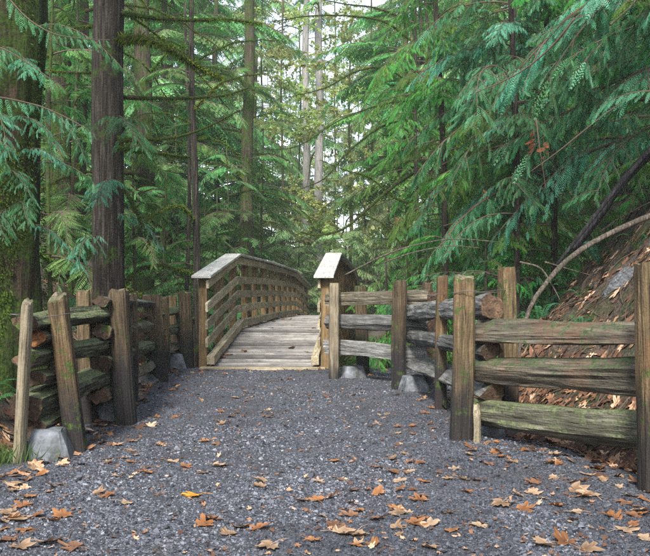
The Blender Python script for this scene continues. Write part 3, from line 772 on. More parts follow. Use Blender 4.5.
def trunk_mesh(name, r0, r1, H, mat, seed, n=40, k=46, flare=.5, ridge=.09, lean=(0, 0), wob=.05):
    zz = np.concatenate([[-.6], np.linspace(0, 1, k - 1) ** 1.5 * H]); an = np.arange(n) * 2 * np.pi / n
    V = np.zeros((k, n, 3)); c, s_ = np.cos(an), np.sin(an)
    for i, z in enumerate(zz):
        t = max(z, 0) / H; rad = r0 + (r1 - r0) * t
        fl = 1 + flare * math.exp(-max(z, 0) / (r0 * 2.2)) * (1 + .5 * vnoise(np.stack([c * 1.6, s_ * 1.6, 0 * c], -1), seed + 7))
        rg = 1 + ridge * vnoise(np.stack([c * 5.5, s_ * 5.5, np.full(n, z * 1.2)], -1), seed) + ridge * .8 * vnoise(np.stack([c * 2, s_ * 2, np.full(n, z * .8)], -1), seed + 1)
        V[i, :, 0] = c * rad * fl * rg + lean[0] * z + wob * math.sin(z * .7 + seed); V[i, :, 1] = s_ * rad * fl * rg + lean[1] * z + wob * math.cos(z * .6 + seed * 2)
        V[i, :, 2] = z
    i = np.arange(k - 1)[:, None] * n; j = np.arange(n)[None]; j2 = (j + 1) % n
    Q = np.stack([i + j, i + j2, i + n + j2, i + n + j], -1).reshape(-1, 4)
    mb = MB(); mb.add(V.reshape(-1, 3), [Q, (np.arange(n) + (k - 1) * n)[None]])
    return mb.mesh(name, M[mat], True)
def moss_coat(name, r0, H0, H1, seed, n, flare=.5, ln=.05):
    """tufts of moss hugging a trunk"""
    r = np.random.default_rng(seed); z = r.uniform(H0, H1, n); a = r.uniform(0, 6.28, n)
    keep = fbm(np.stack([np.cos(a) * 1.3, np.sin(a) * 1.3, z * 1.1], -1), 3, seed) > -.1
    z, a = z[keep], a[keep]; n = len(z)
    rad = r0 * (1 + flare * np.exp(-np.maximum(z, 0) / (r0 * 2.2))) * 1.0
    o = np.stack([np.cos(a), np.sin(a), 0 * a], -1); B = o * (rad * .99)[:, None] + np.stack([0 * z, 0 * z, z], -1)
    D = nrm(o * r.uniform(.5, 1.2, (n, 1)) + np.stack([r.normal(0, .5, n), r.normal(0, .5, n), r.normal(-.7, .5, n)], -1))
    l = ln * r.uniform(.4, 1.5, n); V, F = leaf_quads(B, D, nrm(np.cross(D, o) + 1e-6), o, l, l * .32)
    mb = MB(); mb.add(V, F, np.repeat(np.clip(r.uniform(.1, 1, n) * .7 + .3 * vnoise(B * 2.5, seed), 0, 1), 4))
    return mb.mesh(name, M['moss'])

def put_bough(tree, me, name, z, az, sc_, pitch=0, rad=.1, roll=0):
    o = link(name, me, tree, (math.cos(az) * rad, math.sin(az) * rad, z))
    o.rotation_euler = (roll, -pitch, az); o.scale = (sc_, sc_, sc_)
    return o
def in_view(p, m=1.3):
    """roughly inside the frame, with a margin so that a step to the side still sees a full wood"""
    if p[1] < .6: return False
    x = CX + p[0] * F_PX / p[1]; y = HZ - (p[2] - CAMZ) * F_PX / p[1]
    return -420 < x < 1070 and y > -70
def conifer(name, label, X, Y, r0, H, variants, nb, z0, z1, l0, l1, bark='bark_mid', group=None, az=None, moss=0, lo=None, bough='bough', seed=None, trunk=None, flare=.5, lean=(0, 0), pitch=(-.25, .15), avoid=None, cat='tree'):
    seed = seed if seed is not None else int(abs(X) * 131 + Y * 17); r = np.random.default_rng(seed)
    zb = hg(X, Y); t = thing(name, label, cat, (X, Y, zb), group)
    hi = Y < 20
    link('trunk', trunk or trunk_mesh('trunk', r0, r0 * .45, H, bark, seed, 40 if hi else 16, 46 if hi else 20, flare, .09 if hi else .06, lean), t)
    k = 0; tries = 0
    while k < nb and tries < nb * 4:
        tries += 1; f = r.random(); z = z0 + (z1 - z0) * f
        a = r.uniform(0, 6.283) if az is None else r.uniform(*az)
        s_ = r.uniform(l0, l1) * (1.15 - .35 * f) ; me = variants[int(r.integers(len(variants)))]
        tip = (X + math.cos(a) * 2 * s_ + lean[0] * z, Y + math.sin(a) * 2 * s_, zb + z - .3 - .5 * s_)
        if not in_view(tip) and not in_view((X, Y, zb + z)): k += 1; continue
        if avoid and avoid(tip, (X + math.cos(a) * s_, Y + math.sin(a) * s_, zb + z)): continue
        o = put_bough(t, me, bough, z, a, s_, r.uniform(*pitch), r0 * .5, r.normal(0, .2))
        o.location.x += lean[0] * z; o.location.y += lean[1] * z; k += 1
    for q in range(moss):
        a = r.uniform(0, 6.283); z = r.uniform(z0 * .5, z1)
        if avoid and avoid((X + math.cos(a) * 2.6, Y + math.sin(a) * 2.6, zb + z - .5), (X + math.cos(a) * 1.3, Y + math.sin(a) * 1.3, zb + z)): continue
        put_bough(t, limbs[int(r.integers(4))], 'mossy_limb', z, a, r.uniform(.5, 1.3), r.uniform(-.3, .3), r0 * .6)
    return t
def scr(p): return (CX + p[0] * F_PX / p[1], HZ - (p[2] - CAMZ) * F_PX / p[1])
def clear_bridge(*ps):
    """keep boughs out of the walkway"""
    for p in ps:
        if p[1] < 1: return True
        x_, y_ = scr(p)
        if x_ > 535 and p[1] < 14 and y_ > 190 - .25 * (x_ - 535): return True
        bx = -.976 + (p[1] - 13.45) * .0624
        if 12 < p[1] < 34 and abs(p[0] - bx) < 2.0 and p[2] < 3.4: return True
        if p[1] < 12.5 and -2.6 < p[0] < 1.6 and p[2] < 4.5: return True
    return False

# ------------------------------------------------------------------ the near trees on the left
t = thing('mossy_tree', 'huge moss covered trunk rising behind the pale end post of the left fence', 'tree', (-2.98, 7.9, hg(-2.98, 7.9)))
link('trunk', trunk_mesh('trunk', .34, .25, 8.5, 'bark_moss', 5, 44, 60, .35, .16), t)
link('moss', moss_coat('moss', .34, -.2, 5, 5, 42000, .35, .028), t)
for q, (z, a, s_, pt) in enumerate(((1.0, -.9, .34, -.1), (1.5, -1.3, .4, -.2), (.85, -.4, .32, -.15), (1.8, -.5, .4, -.2), (2.2, -1.2, .42, -.25), (1.2, -1.9, .35, -.1), (1.9, -2.2, .4, -.2), (2.4, -.3, .45, .1), (1.35, -.1, .36, -.1), (.95, -1.2, .3, -.2), (1.65, -.8, .36, 0), (1.1, -1.6, .3, 0), (2.0, -1.7, .36, -.1), (1.4, -.6, .3, .1), (1.25, -1.0, .3, -.1), (1.7, -1.3, .34, -.2), (2.1, -.9, .36, -.1), (1.55, -1.9, .34, 0), (1.0, -2.0, .3, -.1))):
    put_bough(t, cedar[q % 4], 'bough', z * 1.15 + .55, a, s_ * .9, pt, .25)

def comb_spray(pts, n, ln, seed):
    """twig with a row of small sprays hanging from it"""
    r = np.random.default_rng(seed); P = spline([at(*p) for p in pts], 24); mb = MB(); b0 = np.array(t.location)
    V, f = tube(P - b0, np.linspace(.007, .002, 24), 5, False); mb.add(V, f, .5, 1)
    tm = [frond_template(.34, 9, .085, 3, .016, .15, r, 48) for _ in range(4)]
    for q in range(n):
        g = (q + .5) / n * 23; i = min(int(g), 22); p = P[i] * (1 - g + i) + P[i + 1] * (g - i) - b0; tg = nrm(P[i + 1] - P[i])
        d = nrm(np.array([0, -.15, -1.0]) + tg * r.uniform(-.1, .7) + r.normal(0, .16, 3)); sd = nrm(np.cross([r.normal(0, .6), -1.0, .2], d)); up = np.cross(d, sd)
        sz = ln * r.uniform(.5, 1.35) * (1.05 - .5 * q / n) / .34; B, D, LN, W, TN = tm[q % 4]; Mx = np.stack([d, sd, up], 0); dd = D @ Mx; ub = np.broadcast_to(up, dd.shape)
        V, F = leaf_quads(p + (B * sz) @ Mx, dd, nrm(np.cross(dd, ub) + 1e-6), ub, LN * sz, W * sz, .1); mb.add(V, F, np.repeat(np.clip(.65 + (TN - .5) * .5, 0, 1), 4))
    link('bough', mb.mesh('bough', [M['cedar'], M['twig']]), t)
comb_spray([(-10, -25, 6.4), (12, 2, 6.3), (30, 20, 6.2), (52, 33, 6.1), (78, 38, 6.0), (110, 40, 5.9)], 22, .13, 1)
comb_spray([(-20, 40, 6.6), (10, 52, 6.5), (35, 68, 6.5), (55, 82, 6.4)], 14, .15, 2)
comb_spray([(-15, 95, 6.6), (15, 100, 6.6), (45, 108, 6.5), (75, 122, 6.4), (95, 135, 6.4)], 20, .13, 3)

t = thing('cedar_tree', 'straight dark barked tree trunk standing behind the left fence', 'tree', (-2.85, 11.2, hg(-2.85, 11.2)))
tb = t.location
link('trunk', trunk_mesh('trunk', .215, .17, 9, 'bark_dark', 9, 52, 70, .4, .1, wob=.02), t)
def limb_px(tree, pts, r0, r1, seed, fuzz=500, hang=.08, name='mossy_limb', mat='bark_moss'):
    """limb through photographed points, each with its own depth"""
    P = spline([at(*p) for p in pts], 26); b = np.array(tree.matrix_world.translation if False else tree.location)
    return link(name, moss_limb_mesh(name, P - b, r0, r1, seed, mat, fuzz, hang), tree)
limb_px(t, [(112, 12, 11.2), (150, 17, 11.0), (190, 20, 10.9), (225, 19, 11.2), (262, 24, 11.6)], .035, .012, 1, 700, .06)
limb_px(t, [(112, 40, 11.2), (140, 38, 10.8), (165, 45, 10.5), (185, 58, 10.4), (203, 70, 10.4), (222, 78, 10.5)], .04, .012, 2, 900, .1)
limb_px(t, [(112, 97, 11.2), (150, 98, 11.5), (190, 98, 12.0), (225, 95, 12.4), (248, 88, 12.8)], .03, .012, 3, 350, .04)
limb_px(t, [(112, 138, 11.2), (140, 140, 10.8), (175, 137, 10.6), (205, 128, 10.6), (240, 110, 10.8)], .026, .007, 4, 400, .05)
limb_px(t, [(112, 146, 11.2), (135, 150, 10.9), (165, 154, 10.7), (190, 157, 10.6)], .03, .009, 5, 500, .06)
limb_px(t, [(95, 72, 11.2), (80, 73, 11.2), (60, 72, 11.0), (50, 70, 10.8)], .02, .008, 6, 200, .04)
limb_px(t, [(95, 25, 11.2), (82, 27, 11.0), (66, 29, 10.8)], .02, .01, 7, 150, .04)
limb_px(t, [(115, 175, 11.2), (128, 195, 11), (140, 220, 10.9), (150, 245, 10.8)], .022, .01, 8, 400, .05)
limb_px(t, [(112, 5, 11.2), (150, 30, 11.6), (190, 65, 12), (230, 110, 12.5)], .02, .006, 9, 300, .05)
for q, (z, a, s_) in enumerate(((2.6, -1.3, .5), (3.4, -1.0, .6), (1.9, -1.8, .4), (2.2, -.6, .35))):
    put_bough(t, cedar[q % 4], 'bough', z, a, s_, -.1, .15)

def plain_tree(name, label, px, Y, wpx, bark, H, seed, moss=0, boughs=0, vs=None, flare=.35, lean=(0, 0), coat=0, group=None, z0=1.5, z1=None, l=(.6, 1.2)):
    X = (px - CX) * Y / F_PX; r0 = wpx * Y / F_PX / 2
    t = conifer(name, label, X, Y, r0, H, vs or hem, boughs, z0, z1 or H * .8, l[0], l[1], bark, group, moss=moss, seed=seed, flare=flare, lean=lean, avoid=clear_bridge)
    if coat: link('moss', moss_coat('moss', r0 * .97, 0, H * .7, seed, coat * 3, flare, .035), t)
    return t
plain_tree('fir_tree', 'broad brown mossy trunk rising between the two nearest trunks at left', 60, 16.5, 30, 'bark_moss', 11, 21, 3, 8, hem, coat=2200)
plain_tree('fir_tree', 'grey brown furrowed trunk just left of the dark straight tree', 82, 17.5, 14, 'bark_mid', 11, 22, 2, 6, hem)
plain_tree('fir_tree', 'wide tan mossy trunk just right of the dark straight tree', 143, 19, 26, 'bark_mid', 12, 23, 10, 14, hem, coat=3500, z0=2.5)
plain_tree('hemlock_tree', 'slim dark trunk with many bare mossy limbs left of the bridge railing', 194, 17, 9, 'bark_dark', 11, 24, 22, 14, hem, l=(.4, .8))
plain_tree('hemlock_tree', 'thin dark sapling trunk close beside the slim limbed tree', 187, 19, 5, 'bark_dark', 10, 29, 6, 4, hem, l=(.4, .7))
plain_tree('fir_tree', 'straight mossy green trunk above the left bridge railing', 248, 27, 17, 'bark_mid', 15, 25, 12, 22, hem, coat=3000, z0=3)
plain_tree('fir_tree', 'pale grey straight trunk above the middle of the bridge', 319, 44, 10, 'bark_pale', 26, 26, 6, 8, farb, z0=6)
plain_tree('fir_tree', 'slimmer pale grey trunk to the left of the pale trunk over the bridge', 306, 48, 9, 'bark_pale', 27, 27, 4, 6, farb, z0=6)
plain_tree('fir_tree', 'brownish trunk half hidden by foliage in left background', 168, 30, 12, 'bark_mid', 16, 28, 10, 24, hem, z0=2)

# ------------------------------------------------------------------ cedars on the right bank
GR = 'drooping cedars above the right bank'
cmix = cedar + cedarg[:2]
ced_spots = [(2.0, 13.9, .11, 34, .9, cedarg), (2.65, 11.6, .09, 30, .85, cedar), (3.4, 12.6, .1, 40, 1.0, cmix), (4.6, 10.6, .16, 40, 1.15, cmix), (3.6, 15.5, .14, 46, 1.15, cedarg), (5.6, 13.2, .17, 44, 1.2, cmix),
             (2.1, 17.5, .10, 36, 1.0, cedarg), (6.6, 16.8, .18, 44, 1.25, cedarg), (4.6, 19.5, .16, 50, 1.3, cedar), (3.0, 22.5, .14, 46, 1.2, cedarg),
             (7.6, 21.5, .2, 44, 1.4, cedarg), (5.6, 26, .2, 50, 1.5, hem), (9.5, 25, .2, 46, 1.6, hem), (3.6, 29, .18, 40, 1.4, hem)]
for X, Y, r0, nb, l, vs in ced_spots:
    conifer('cedar_tree', 'drooping green cedar in the dense foliage over the right bank', X, Y, r0 * .5, 6 + .4 * Y, vs, int(nb * 1.35), .25, 1.5 + .38 * Y, l * .6, l, 'bark_dark', GR, seed=int(X * 100 + Y), avoid=clear_bridge, lean=(-.03, 0))
t = conifer('cedar_tree', 'cedar just outside the frame, its blue green boughs hanging into the upper right corner', 4.35, 8.9, .16, 8, cmix, 26, 1.4, 3.6, .7, 1.1, 'bark_dark', az=(2.0, 4.4), seed=77, avoid=clear_bridge)

t = thing('vine_maple', 'leaning mossy maple whose bare green limbs arch over the bridge from the right', 'tree', (2.1, 18.2, hg(2.1, 18.2)))
link('trunk', trunk_mesh('trunk', .06, .03, 5, 'bark_moss', 71, 14, 24, .3, .1, (-.05, 0), .1), t)
for q, (pts, r0, r1) in enumerate((([(418, 170, 18.2), (395, 185, 18), (372, 205, 17.6), (345, 228, 17.2), (318, 235, 17), (300, 232, 17)], .04, .012),
        ([(418, 205, 18.2), (395, 198, 18), (370, 178, 17.6), (345, 170, 17.2), (320, 160, 17)], .025, .008),
        ([(415, 120, 18.2), (385, 125, 17.8), (350, 150, 17.3), (325, 178, 17), (298, 190, 17)], .025, .007),
        ([(412, 85, 18.2), (385, 68, 17.8), (355, 72, 17.5), (325, 88, 17.2), (285, 98, 17)], .025, .007),
        ([(410, 40, 18.2), (385, 22, 17.8), (350, 16, 17.5), (310, 16, 17.3), (270, 22, 17)], .028, .008),
        ([(408, 20, 18.2), (375, 8, 17.8), (345, 4, 17.5), (305, -4, 17.3)], .025, .008),
        ([(420, 225, 18.2), (405, 245, 18), (380, 222, 17.7), (352, 215, 17.4), (340, 240, 17.2)], .022, .007),
        ([(414, 100, 18.2), (380, 105, 17.6), (340, 120, 17), (300, 145, 16.8), (270, 150, 16.6)], .018, .005))):
    limb_px(t, pts, r0, r1, 70 + q, 420, .05)
for q in range(16):
    put_bough(t, cedarg[q % 3], 'bough', 1.2 + q * .36, math.pi + (q * .77 % 2.2) - 1.1, .28 + .02 * (q % 5), 0, .1)

# ------------------------------------------------------------------ background wood
GB = 'background conifers'
bgr = np.random.default_rng(99)
spots = []
for Y, n_ in ((24, 5), (30, 8), (37, 9), (46, 11), (58, 13), (74, 14)):
    for q in range(n_):
        px = -80 + (q + bgr.uniform(.15, .85)) * 810 / n_
        if 258 < px < 396 and Y < 90: continue
        spots.append((px, Y + bgr.uniform(-3, 3)))
for px, Y in spots:
    X = (px - CX) * Y / F_PX; c = 262 < px < 392
    bx = -.976 + (Y - 13.45) * .0624
    if abs(X - bx) < 2.6 and Y < 36: continue
    vs = far_glow if c else farb if Y > 50 else (farh if bgr.random() < .6 else farb)
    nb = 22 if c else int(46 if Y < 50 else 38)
    conifer('background_tree', 'conifer with painted pale glow far behind the bridge' if c else 'green conifer in the dense wood behind', X, Y, (.003 if c else .0045) * Y ** .85 + .04, 5 + .48 * Y, vs, nb, .5, 2 + .42 * Y, .022 * Y + .45, .03 * Y + .75, 'bark_pale' if c else 'bark_mid', 'pale conifers far behind the bridge' if c else GB, seed=int(abs(px) * 7 + Y), avoid=clear_bridge)
for q, (px, Y, H) in enumerate(((282, 40, 15), (350, 38, 13), (300, 56, 22), (372, 47, 18), (262, 52, 20), (335, 62, 24))):
    X = (px - CX) * Y / F_PX
    conifer('maple_tree', 'yellow green broadleaf tree glowing in the gap behind the bridge', X, Y, .08, H, maple, 32, 1.5, H * .95, .8, 1.4, 'bark_mid', 'yellow green maples behind the bridge', seed=500 + q, pitch=(-.2, .6), avoid=clear_bridge)

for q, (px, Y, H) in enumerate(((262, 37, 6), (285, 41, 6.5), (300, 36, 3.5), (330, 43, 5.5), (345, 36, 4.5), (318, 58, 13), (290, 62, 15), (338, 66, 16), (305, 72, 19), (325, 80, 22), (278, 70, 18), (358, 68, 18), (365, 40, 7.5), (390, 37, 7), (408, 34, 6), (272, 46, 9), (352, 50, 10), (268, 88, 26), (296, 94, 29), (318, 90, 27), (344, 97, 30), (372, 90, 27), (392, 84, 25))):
    conifer('fir_tree', 'conifer with painted pale green glow beyond the far end of the bridge', (px - CX) * Y / F_PX, Y, .05, H, far_glow, 20 if Y > 50 else 22, .3, H * .95, .3 + .011 * Y, .5 + .018 * Y, 'bark_mid', 'pale conifers beyond the bridge', seed=560 + q, avoid=clear_bridge)
for q, (px, Y, H) in enumerate(((135, 15.2, 4.5), (165, 17.5, 6), (215, 21, 6), (228, 25, 8), (178, 23, 8), (118, 18, 6.5), (205, 28, 9), (262, 30, 8), (52, 12.6, 5), (74, 14.2, 6))):
    conifer('young_hemlock', 'feathery young hemlock in the shade left of the bridge', (px - CX) * Y / F_PX, Y, .035, H, hem, 26, .5, H * .95, .35, .85, 'bark_mid', 'young hemlocks left of the bridge', seed=580 + q, avoid=clear_bridge, moss=5)

# ------------------------------------------------------------------ understorey
def shrub(label, X, Y, sz, n, seed, group=None, vs=None):
    r = np.random.default_rng(seed); t = thing('shrub', label, 'shrub', (X, Y, hg(X, Y) - .03), group)
    for q in range(n):
        a = r.uniform(0, 6.28); put_bough(t, (vs or shrubb)[q % len(vs or shrubb)], 'leafy_branch', r.uniform(.0, .75) * sz, a, r.uniform(.6, 1.2) * sz, r.uniform(.1, 1.1), .03 * sz)
ur = np.random.default_rng(5)
def scatter(n, px0, px1, Y0, Y1):
    out = []
    while len(out) < n:
        px, Y = ur.uniform(px0, px1), ur.uniform(Y0, Y1); X = (px - CX) * Y / F_PX
        bx = -.976 + (Y - 13.45) * .0624
        if Y > 12 and abs(X - bx) < 2.3: continue
        if X > np.interp(Y, _XLy, _XLx) - .5 and X < np.interp(Y, _XRy, _XRx) + .5 and Y < 13: continue
        out.append((X, Y))
    return out
for k, (X, Y) in enumerate(scatter(26, 60, 300, 13.5, 30)):
    shrub('leafy green shrub in the undergrowth left of the bridge', X, Y, ur.uniform(.9, 1.7), 12, 700 + k, 'undergrowth shrubs left of the bridge')
for k, (X, Y) in enumerate(scatter(22, 345, 600, 12.5, 26)):
    shrub('leafy green shrub in the undergrowth right of the bridge', X, Y, ur.uniform(.8, 1.5), 11, 800 + k, 'undergrowth shrubs right of the bridge')
for k, (X, Y) in enumerate(((.95, 13.6), (1.6, 12.9), (2.3, 11.9), (1.3, 15.0), (.75, 16.2))):
    conifer('young_cedar', 'young cedar with low feathery sprays behind the far right fence panel', X, Y, .03, 1.9, cedarg, 16, .2, 1.7, .28, .5, 'bark_dark', 'young cedars behind the right fence', seed=900 + k, flare=.1)

def fern_frond(seed):
    r = np.random.default_rng(seed); mb = MB(); u = np.linspace(0, 1, 12); L = .8
    P = np.stack([u * L * .85, 0 * u, .45 * np.sin(u * 2.3) - .12 * u ** 2], -1)
    V, f = tube(P, .005 * (1 - .8 * u), 4, False); mb.add(V, f, .4)
    m = 30; B, D, LN = [], [], []
    for q in range(m):
        g = .12 + .87 * q / m; p = np.array([np.interp(g, u, P[:, c]) for c in range(3)])
        for s_ in (-1, 1):
            B.append(p); D.append((.35, s_, -.15 + r.normal(0, .08))); LN.append(.15 * math.sin(min(1, g * 1.3 + .25) * math.pi / 2) * (1 - g ** 3 * .9))
    B, D, LN = np.array(B), nrm(np.array(D)), np.array(LN); up = np.broadcast_to([0, 0, 1.0], D.shape)
    V, F = leaf_quads(B, D, nrm(np.cross(D, up)), up, LN, .026 + 0 * LN, .1); mb.add(V, F, np.repeat(r.uniform(.2, 1, len(B)), 4))
    return mb.mesh('frond', M['fern'])
fronds = [fern_frond(i) for i in range(3)]
def fern(label, X, Y, sz, seed, group=None, n=11):
    r = np.random.default_rng(seed); t = thing('sword_fern', label, 'fern', (X, Y, hg(X, Y)), group)
    for q in range(n):
        o = link('frond', fronds[q % 3], t, (0, 0, 0), (r.normal(0, .2), -r.uniform(-.15, .6), q * 6.283 / n + r.normal(0, .2)), sz * r.uniform(.75, 1.1))
for k, (px, Y) in enumerate(((70, 13), (140, 14.5), (48, 10), (178, 15.5), (128, 12.5), (100, 13.6), (30, 9.2))):
    fern('sword fern on the shaded left bank', (px - CX) * Y / F_PX, Y, ur.uniform(.7, 1.1), 1000 + k, 'ferns on the left bank')
for k, (px, Y) in enumerate(((520, 11.5), (545, 12.5), (600, 13), (505, 10.2), (470, 11.2))):
    fern('sword fern at the foot of the cedars on the right bank', (px - CX) * Y / F_PX, Y, ur.uniform(.6, 1.0), 1100 + k, 'ferns on the right bank')
for k, (X, Y, z_) in enumerate(((3.5, 9.6, .4), (4.0, 10.6, .55), (3.0, 9.9, .35), (4.4, 9.7, .45), (3.7, 11.4, .6), (2.7, 10.6, .5))):
    fern('small sword fern on the bare slope of the right bank', X, Y, z_, 1150 + k, 'small ferns on the right slope', 8)
fern('small bright fern seen between the top rails of the right fence', 2.16, 7.5, .32, 1200)
fern('bright green fern at the left picture edge beside the pale post', -2.75, 6.9, .5, 1201)
fern('tiny fern on bare soil just above the right fence', 2.5, 8.3, .28, 1202)

# grass tuft at the left fence foot
def tuft(label, X, Y, n, h, seed):
    r = np.random.default_rng(seed); mb = MB()
    B = np.stack([r.normal(0, .12, n), r.normal(0, .1, n), 0 * np.ones(n)], -1); D = nrm(np.stack([r.normal(0, .45, n), r.normal(0, .45, n), np.ones(n)], -1))
    V, F = leaf_quads(B, D, nrm(np.cross(D, [0.3, 1, 0])), D, h * r.uniform(.5, 1.2, n), np.full(n, .009)); mb.add(V, F, np.repeat(r.random(n), 4))
    tag(link('grass_tuft', mb.mesh('grass_tuft', M['shrub']), None, (X, Y, hsurf(X, Y) - .01)), label, 'grass', kind='stuff')
tuft('green grass tuft beside the pale end post', -2.28, 5.85, 260, .17, 3)

# ------------------------------------------------------------------ logs and dead sticks on the right bank
def log(name, label, pts, r0, r1, mat, seed, cat='log'):
    P = spline([at(*p) for p in pts], 30); base = P[0].copy()
    V, f = tube(P - base, np.linspace(r0, r1, 30), 14, True, .12, seed); mb = MB(); mb.add(V, f)
    return tag(link(name, mb.mesh(name, M[mat], True), None, tuple(base)), label, cat)
log('fallen_log', 'pale bare pole lying diagonally on the right bank', [(514, 392, 7.9), (520, 345, 8.0), (530, 308, 8.3), (547, 282, 8.6), (570, 258, 8.9), (605, 236, 9.2), (655, 214, 9.5), (720, 190, 9.9)], .014, .038, 'log_pale', 1)
log('fallen_log', 'charred black log leaning steeply over the right bank', [(574, 250, 9.7), (598, 218, 9.7), (622, 183, 9.7), (655, 148, 9.7), (720, 85, 9.8)], .035, .062, 'bark_black', 2)
log('fallen_log', 'thinner black pole beside the charred log on the right bank', [(556, 266, 9.6), (590, 222, 9.5), (625, 178, 9.5), (668, 130, 9.6)], .018, .03, 'bark_black', 3)
for k, (lab, pts, r0) in enumerate((('pale dead branch arching through the cedar above the right fence', [(345, 275, 11), (385, 255, 10.8), (420, 244, 10.6), (455, 239, 10.4), (500, 242, 10.2)], .012),
        ('short pale dead twig below the arching branch', [(385, 262, 10.6), (415, 252, 10.5), (450, 246, 10.4), (480, 248, 10.3)], .009),
        ('grey curved dead stick rising behind the right fence', [(520, 262, 9), (540, 268, 8.9), (552, 285, 8.8), (560, 300, 8.7)], .012),
        ('pale stick crossing the bare soil of the right bank', [(600, 232, 10), (625, 215, 10.2), (665, 195, 10.5)], .014),
        ('thin twig poking up beside the pale pole on the right bank', [(545, 262, 9.2), (565, 268, 9.3), (590, 275, 9.3)], .01),
        ('bare grey twig hanging at the top right corner', [(610, 25, 8), (632, 5, 8), (640, -10, 8.1)], .012),
        ('thin dark branch slanting through the upper cedar foliage', [(575, 18, 8.4), (548, 50, 8.6), (515, 75, 8.8), (470, 95, 9)], .012),
        ('long dark branch slanting down through the right cedar', [(640, 90, 9), (600, 118, 9.1), (560, 150, 9.2), (530, 172, 9.4)], .012),
        ('dry brown twig hanging among the cedar sprays', [(536, 118, 8.8), (540, 150, 8.8), (546, 190, 8.9)], .008))):
    log('dead_branch', lab, pts, r0, r0 * .4, 'twig' if 'dark' in lab or 'brown' in lab else 'log_pale', 20 + k, 'branch')
# rock on the right bank
def rock(label, X, Y, sz, seed):
    n, m = 28, 18; r = np.random.default_rng(seed); V = []
    th = np.linspace(0, np.pi, m); ph = np.arange(n) * 2 * np.pi / n
    for a in th:
        for b in ph: V.append((math.sin(a) * math.cos(b), math.sin(a) * math.sin(b), math.cos(a)))
    V = np.array(V); V = V * (1 + .35 * fbm(V * 1.4, 3, seed))[:, None] * np.array(sz)
    i = np.arange(m - 1)[:, None] * n; j = np.arange(n)[None]; j2 = (j + 1) % n
    Q = np.stack([i + j, i + n + j, i + n + j2, i + j2], -1).reshape(-1, 4); mb = MB(); mb.add(V, Q)
    tag(link('rock', mb.mesh('rock', M['rock'], True), None, (X, Y, hg(X, Y) - sz[2] * .3), (.2, -.75, .2)), label, 'rock')
rock('grey rock half buried in the right bank behind the nearest post', 2.95, 8.4, (.3, .13, .12), 4)

# ------------------------------------------------------------------ fallen leaves
def maple_leaf(seed, sz=.1):
    """five-lobed curled leaf, petiole included"""
    r = np.random.default_rng(seed)
    lob = [(-150, .45), (-122, .5), (-98, .78), (-80, .55), (-62, .78), (-50, .95), (-36, .82), (-24, .55), (-13, .86), (0, 1.1), (13, .86), (24, .55), (36, .82), (50, .95), (62, .78), (80, .55), (98, .78), (122, .5), (150, .42), (180, .14)]
    a = np.array([R(q[0]) for q in lob]); d = np.array([q[1] for q in lob]) * r.uniform(.72, 1.15, len(lob))
    out = np.stack([np.cos(a) * d, np.sin(a) * d, 0 * a], -1); mid = out * .5
    V = np.concatenate([np.zeros((1, 3)), mid, out]); n = len(lob)
    ax = r.uniform(0, 3.14); c = r.uniform(.05, .55); c2 = r.uniform(-.25, .35)
    q = V[:, 0] * math.cos(ax) + V[:, 1] * math.sin(ax)
    V[:, 2] = c * q ** 2 + c2 * V[:, 0] ** 2 + .10 * vnoise(V * 3, seed) * np.linalg.norm(V[:, :2], axis=1)
    V[n + 1:, 2] += r.uniform(-.06, .16, n)
    kk = r.uniform(.3, 2.8); ax = r.uniform(0, 3.14); ca, sa = math.cos(ax), math.sin(ax)      # dry leaf rolls up about one axis
    q = V[:, 0] * ca + V[:, 1] * sa; p = -V[:, 0] * sa + V[:, 1] * ca; th = np.clip(q * kk, -2.4, 2.4)
    sg = np.sin(th) / kk; V[:, 0] = sg * ca - p * sa; V[:, 1] = sg * sa + p * ca; V[:, 2] += .55 * (1 - np.cos(th)) / kk * r.choice([1, 1, -1])
    V[:, 2] = .5 * (V[:, 2] - V[:, 2].min()) + .02; V *= sz
    j = np.arange(n); j2 = (j + 1) % n
    return V, [np.stack([0 * j, 1 + j, 1 + j2], -1), np.stack([1 + j, 1 + n + j, 1 + n + j2, 1 + j2], -1)], n
leafme = {}
for key in ('tan', 'orange', 'brown', 'yellow'):
    leafme[key] = []
    for q in range(12):
        V, F, n = maple_leaf(400 + q + 20 * len(leafme), .1); mb = MB(); mb.add(V, F, np.concatenate([[.0], np.full(n, .3), np.full(n, .7)]))
        tp = np.array([V[0], V[0] + [-.06, .01, .012], V[0] + [-.11, .02, .005]]); tv, tf = tube(tp, .0016, 3, False); mb.add(tv, tf, .8)
        leafme[key].append(mb.mesh('maple_leaf', M['leaf_' + key]))
LW = {'tan': 'pale tan', 'orange': 'orange brown', 'brown': 'dark brown', 'yellow': 'golden yellow'}
lr = np.random.default_rng(31)
def leaf(px, py, sz, key, where, grp, label=None):
    Y = gd(py); X = (px - CX) * Y / F_PX
    o = link('maple_leaf', leafme[key][int(lr.integers(12))], None, (X, Y, hsurf(X, Y) + .006), (lr.normal(0, .18), lr.normal(0, .18), lr.uniform(0, 6.28)), sz * lr.uniform(.85, 1.15))
    tag(o, label or f'{LW[key]} fallen maple leaf lying on the gravel {where}', 'leaf', None if label else f'{LW[key]} leaves {grp}')
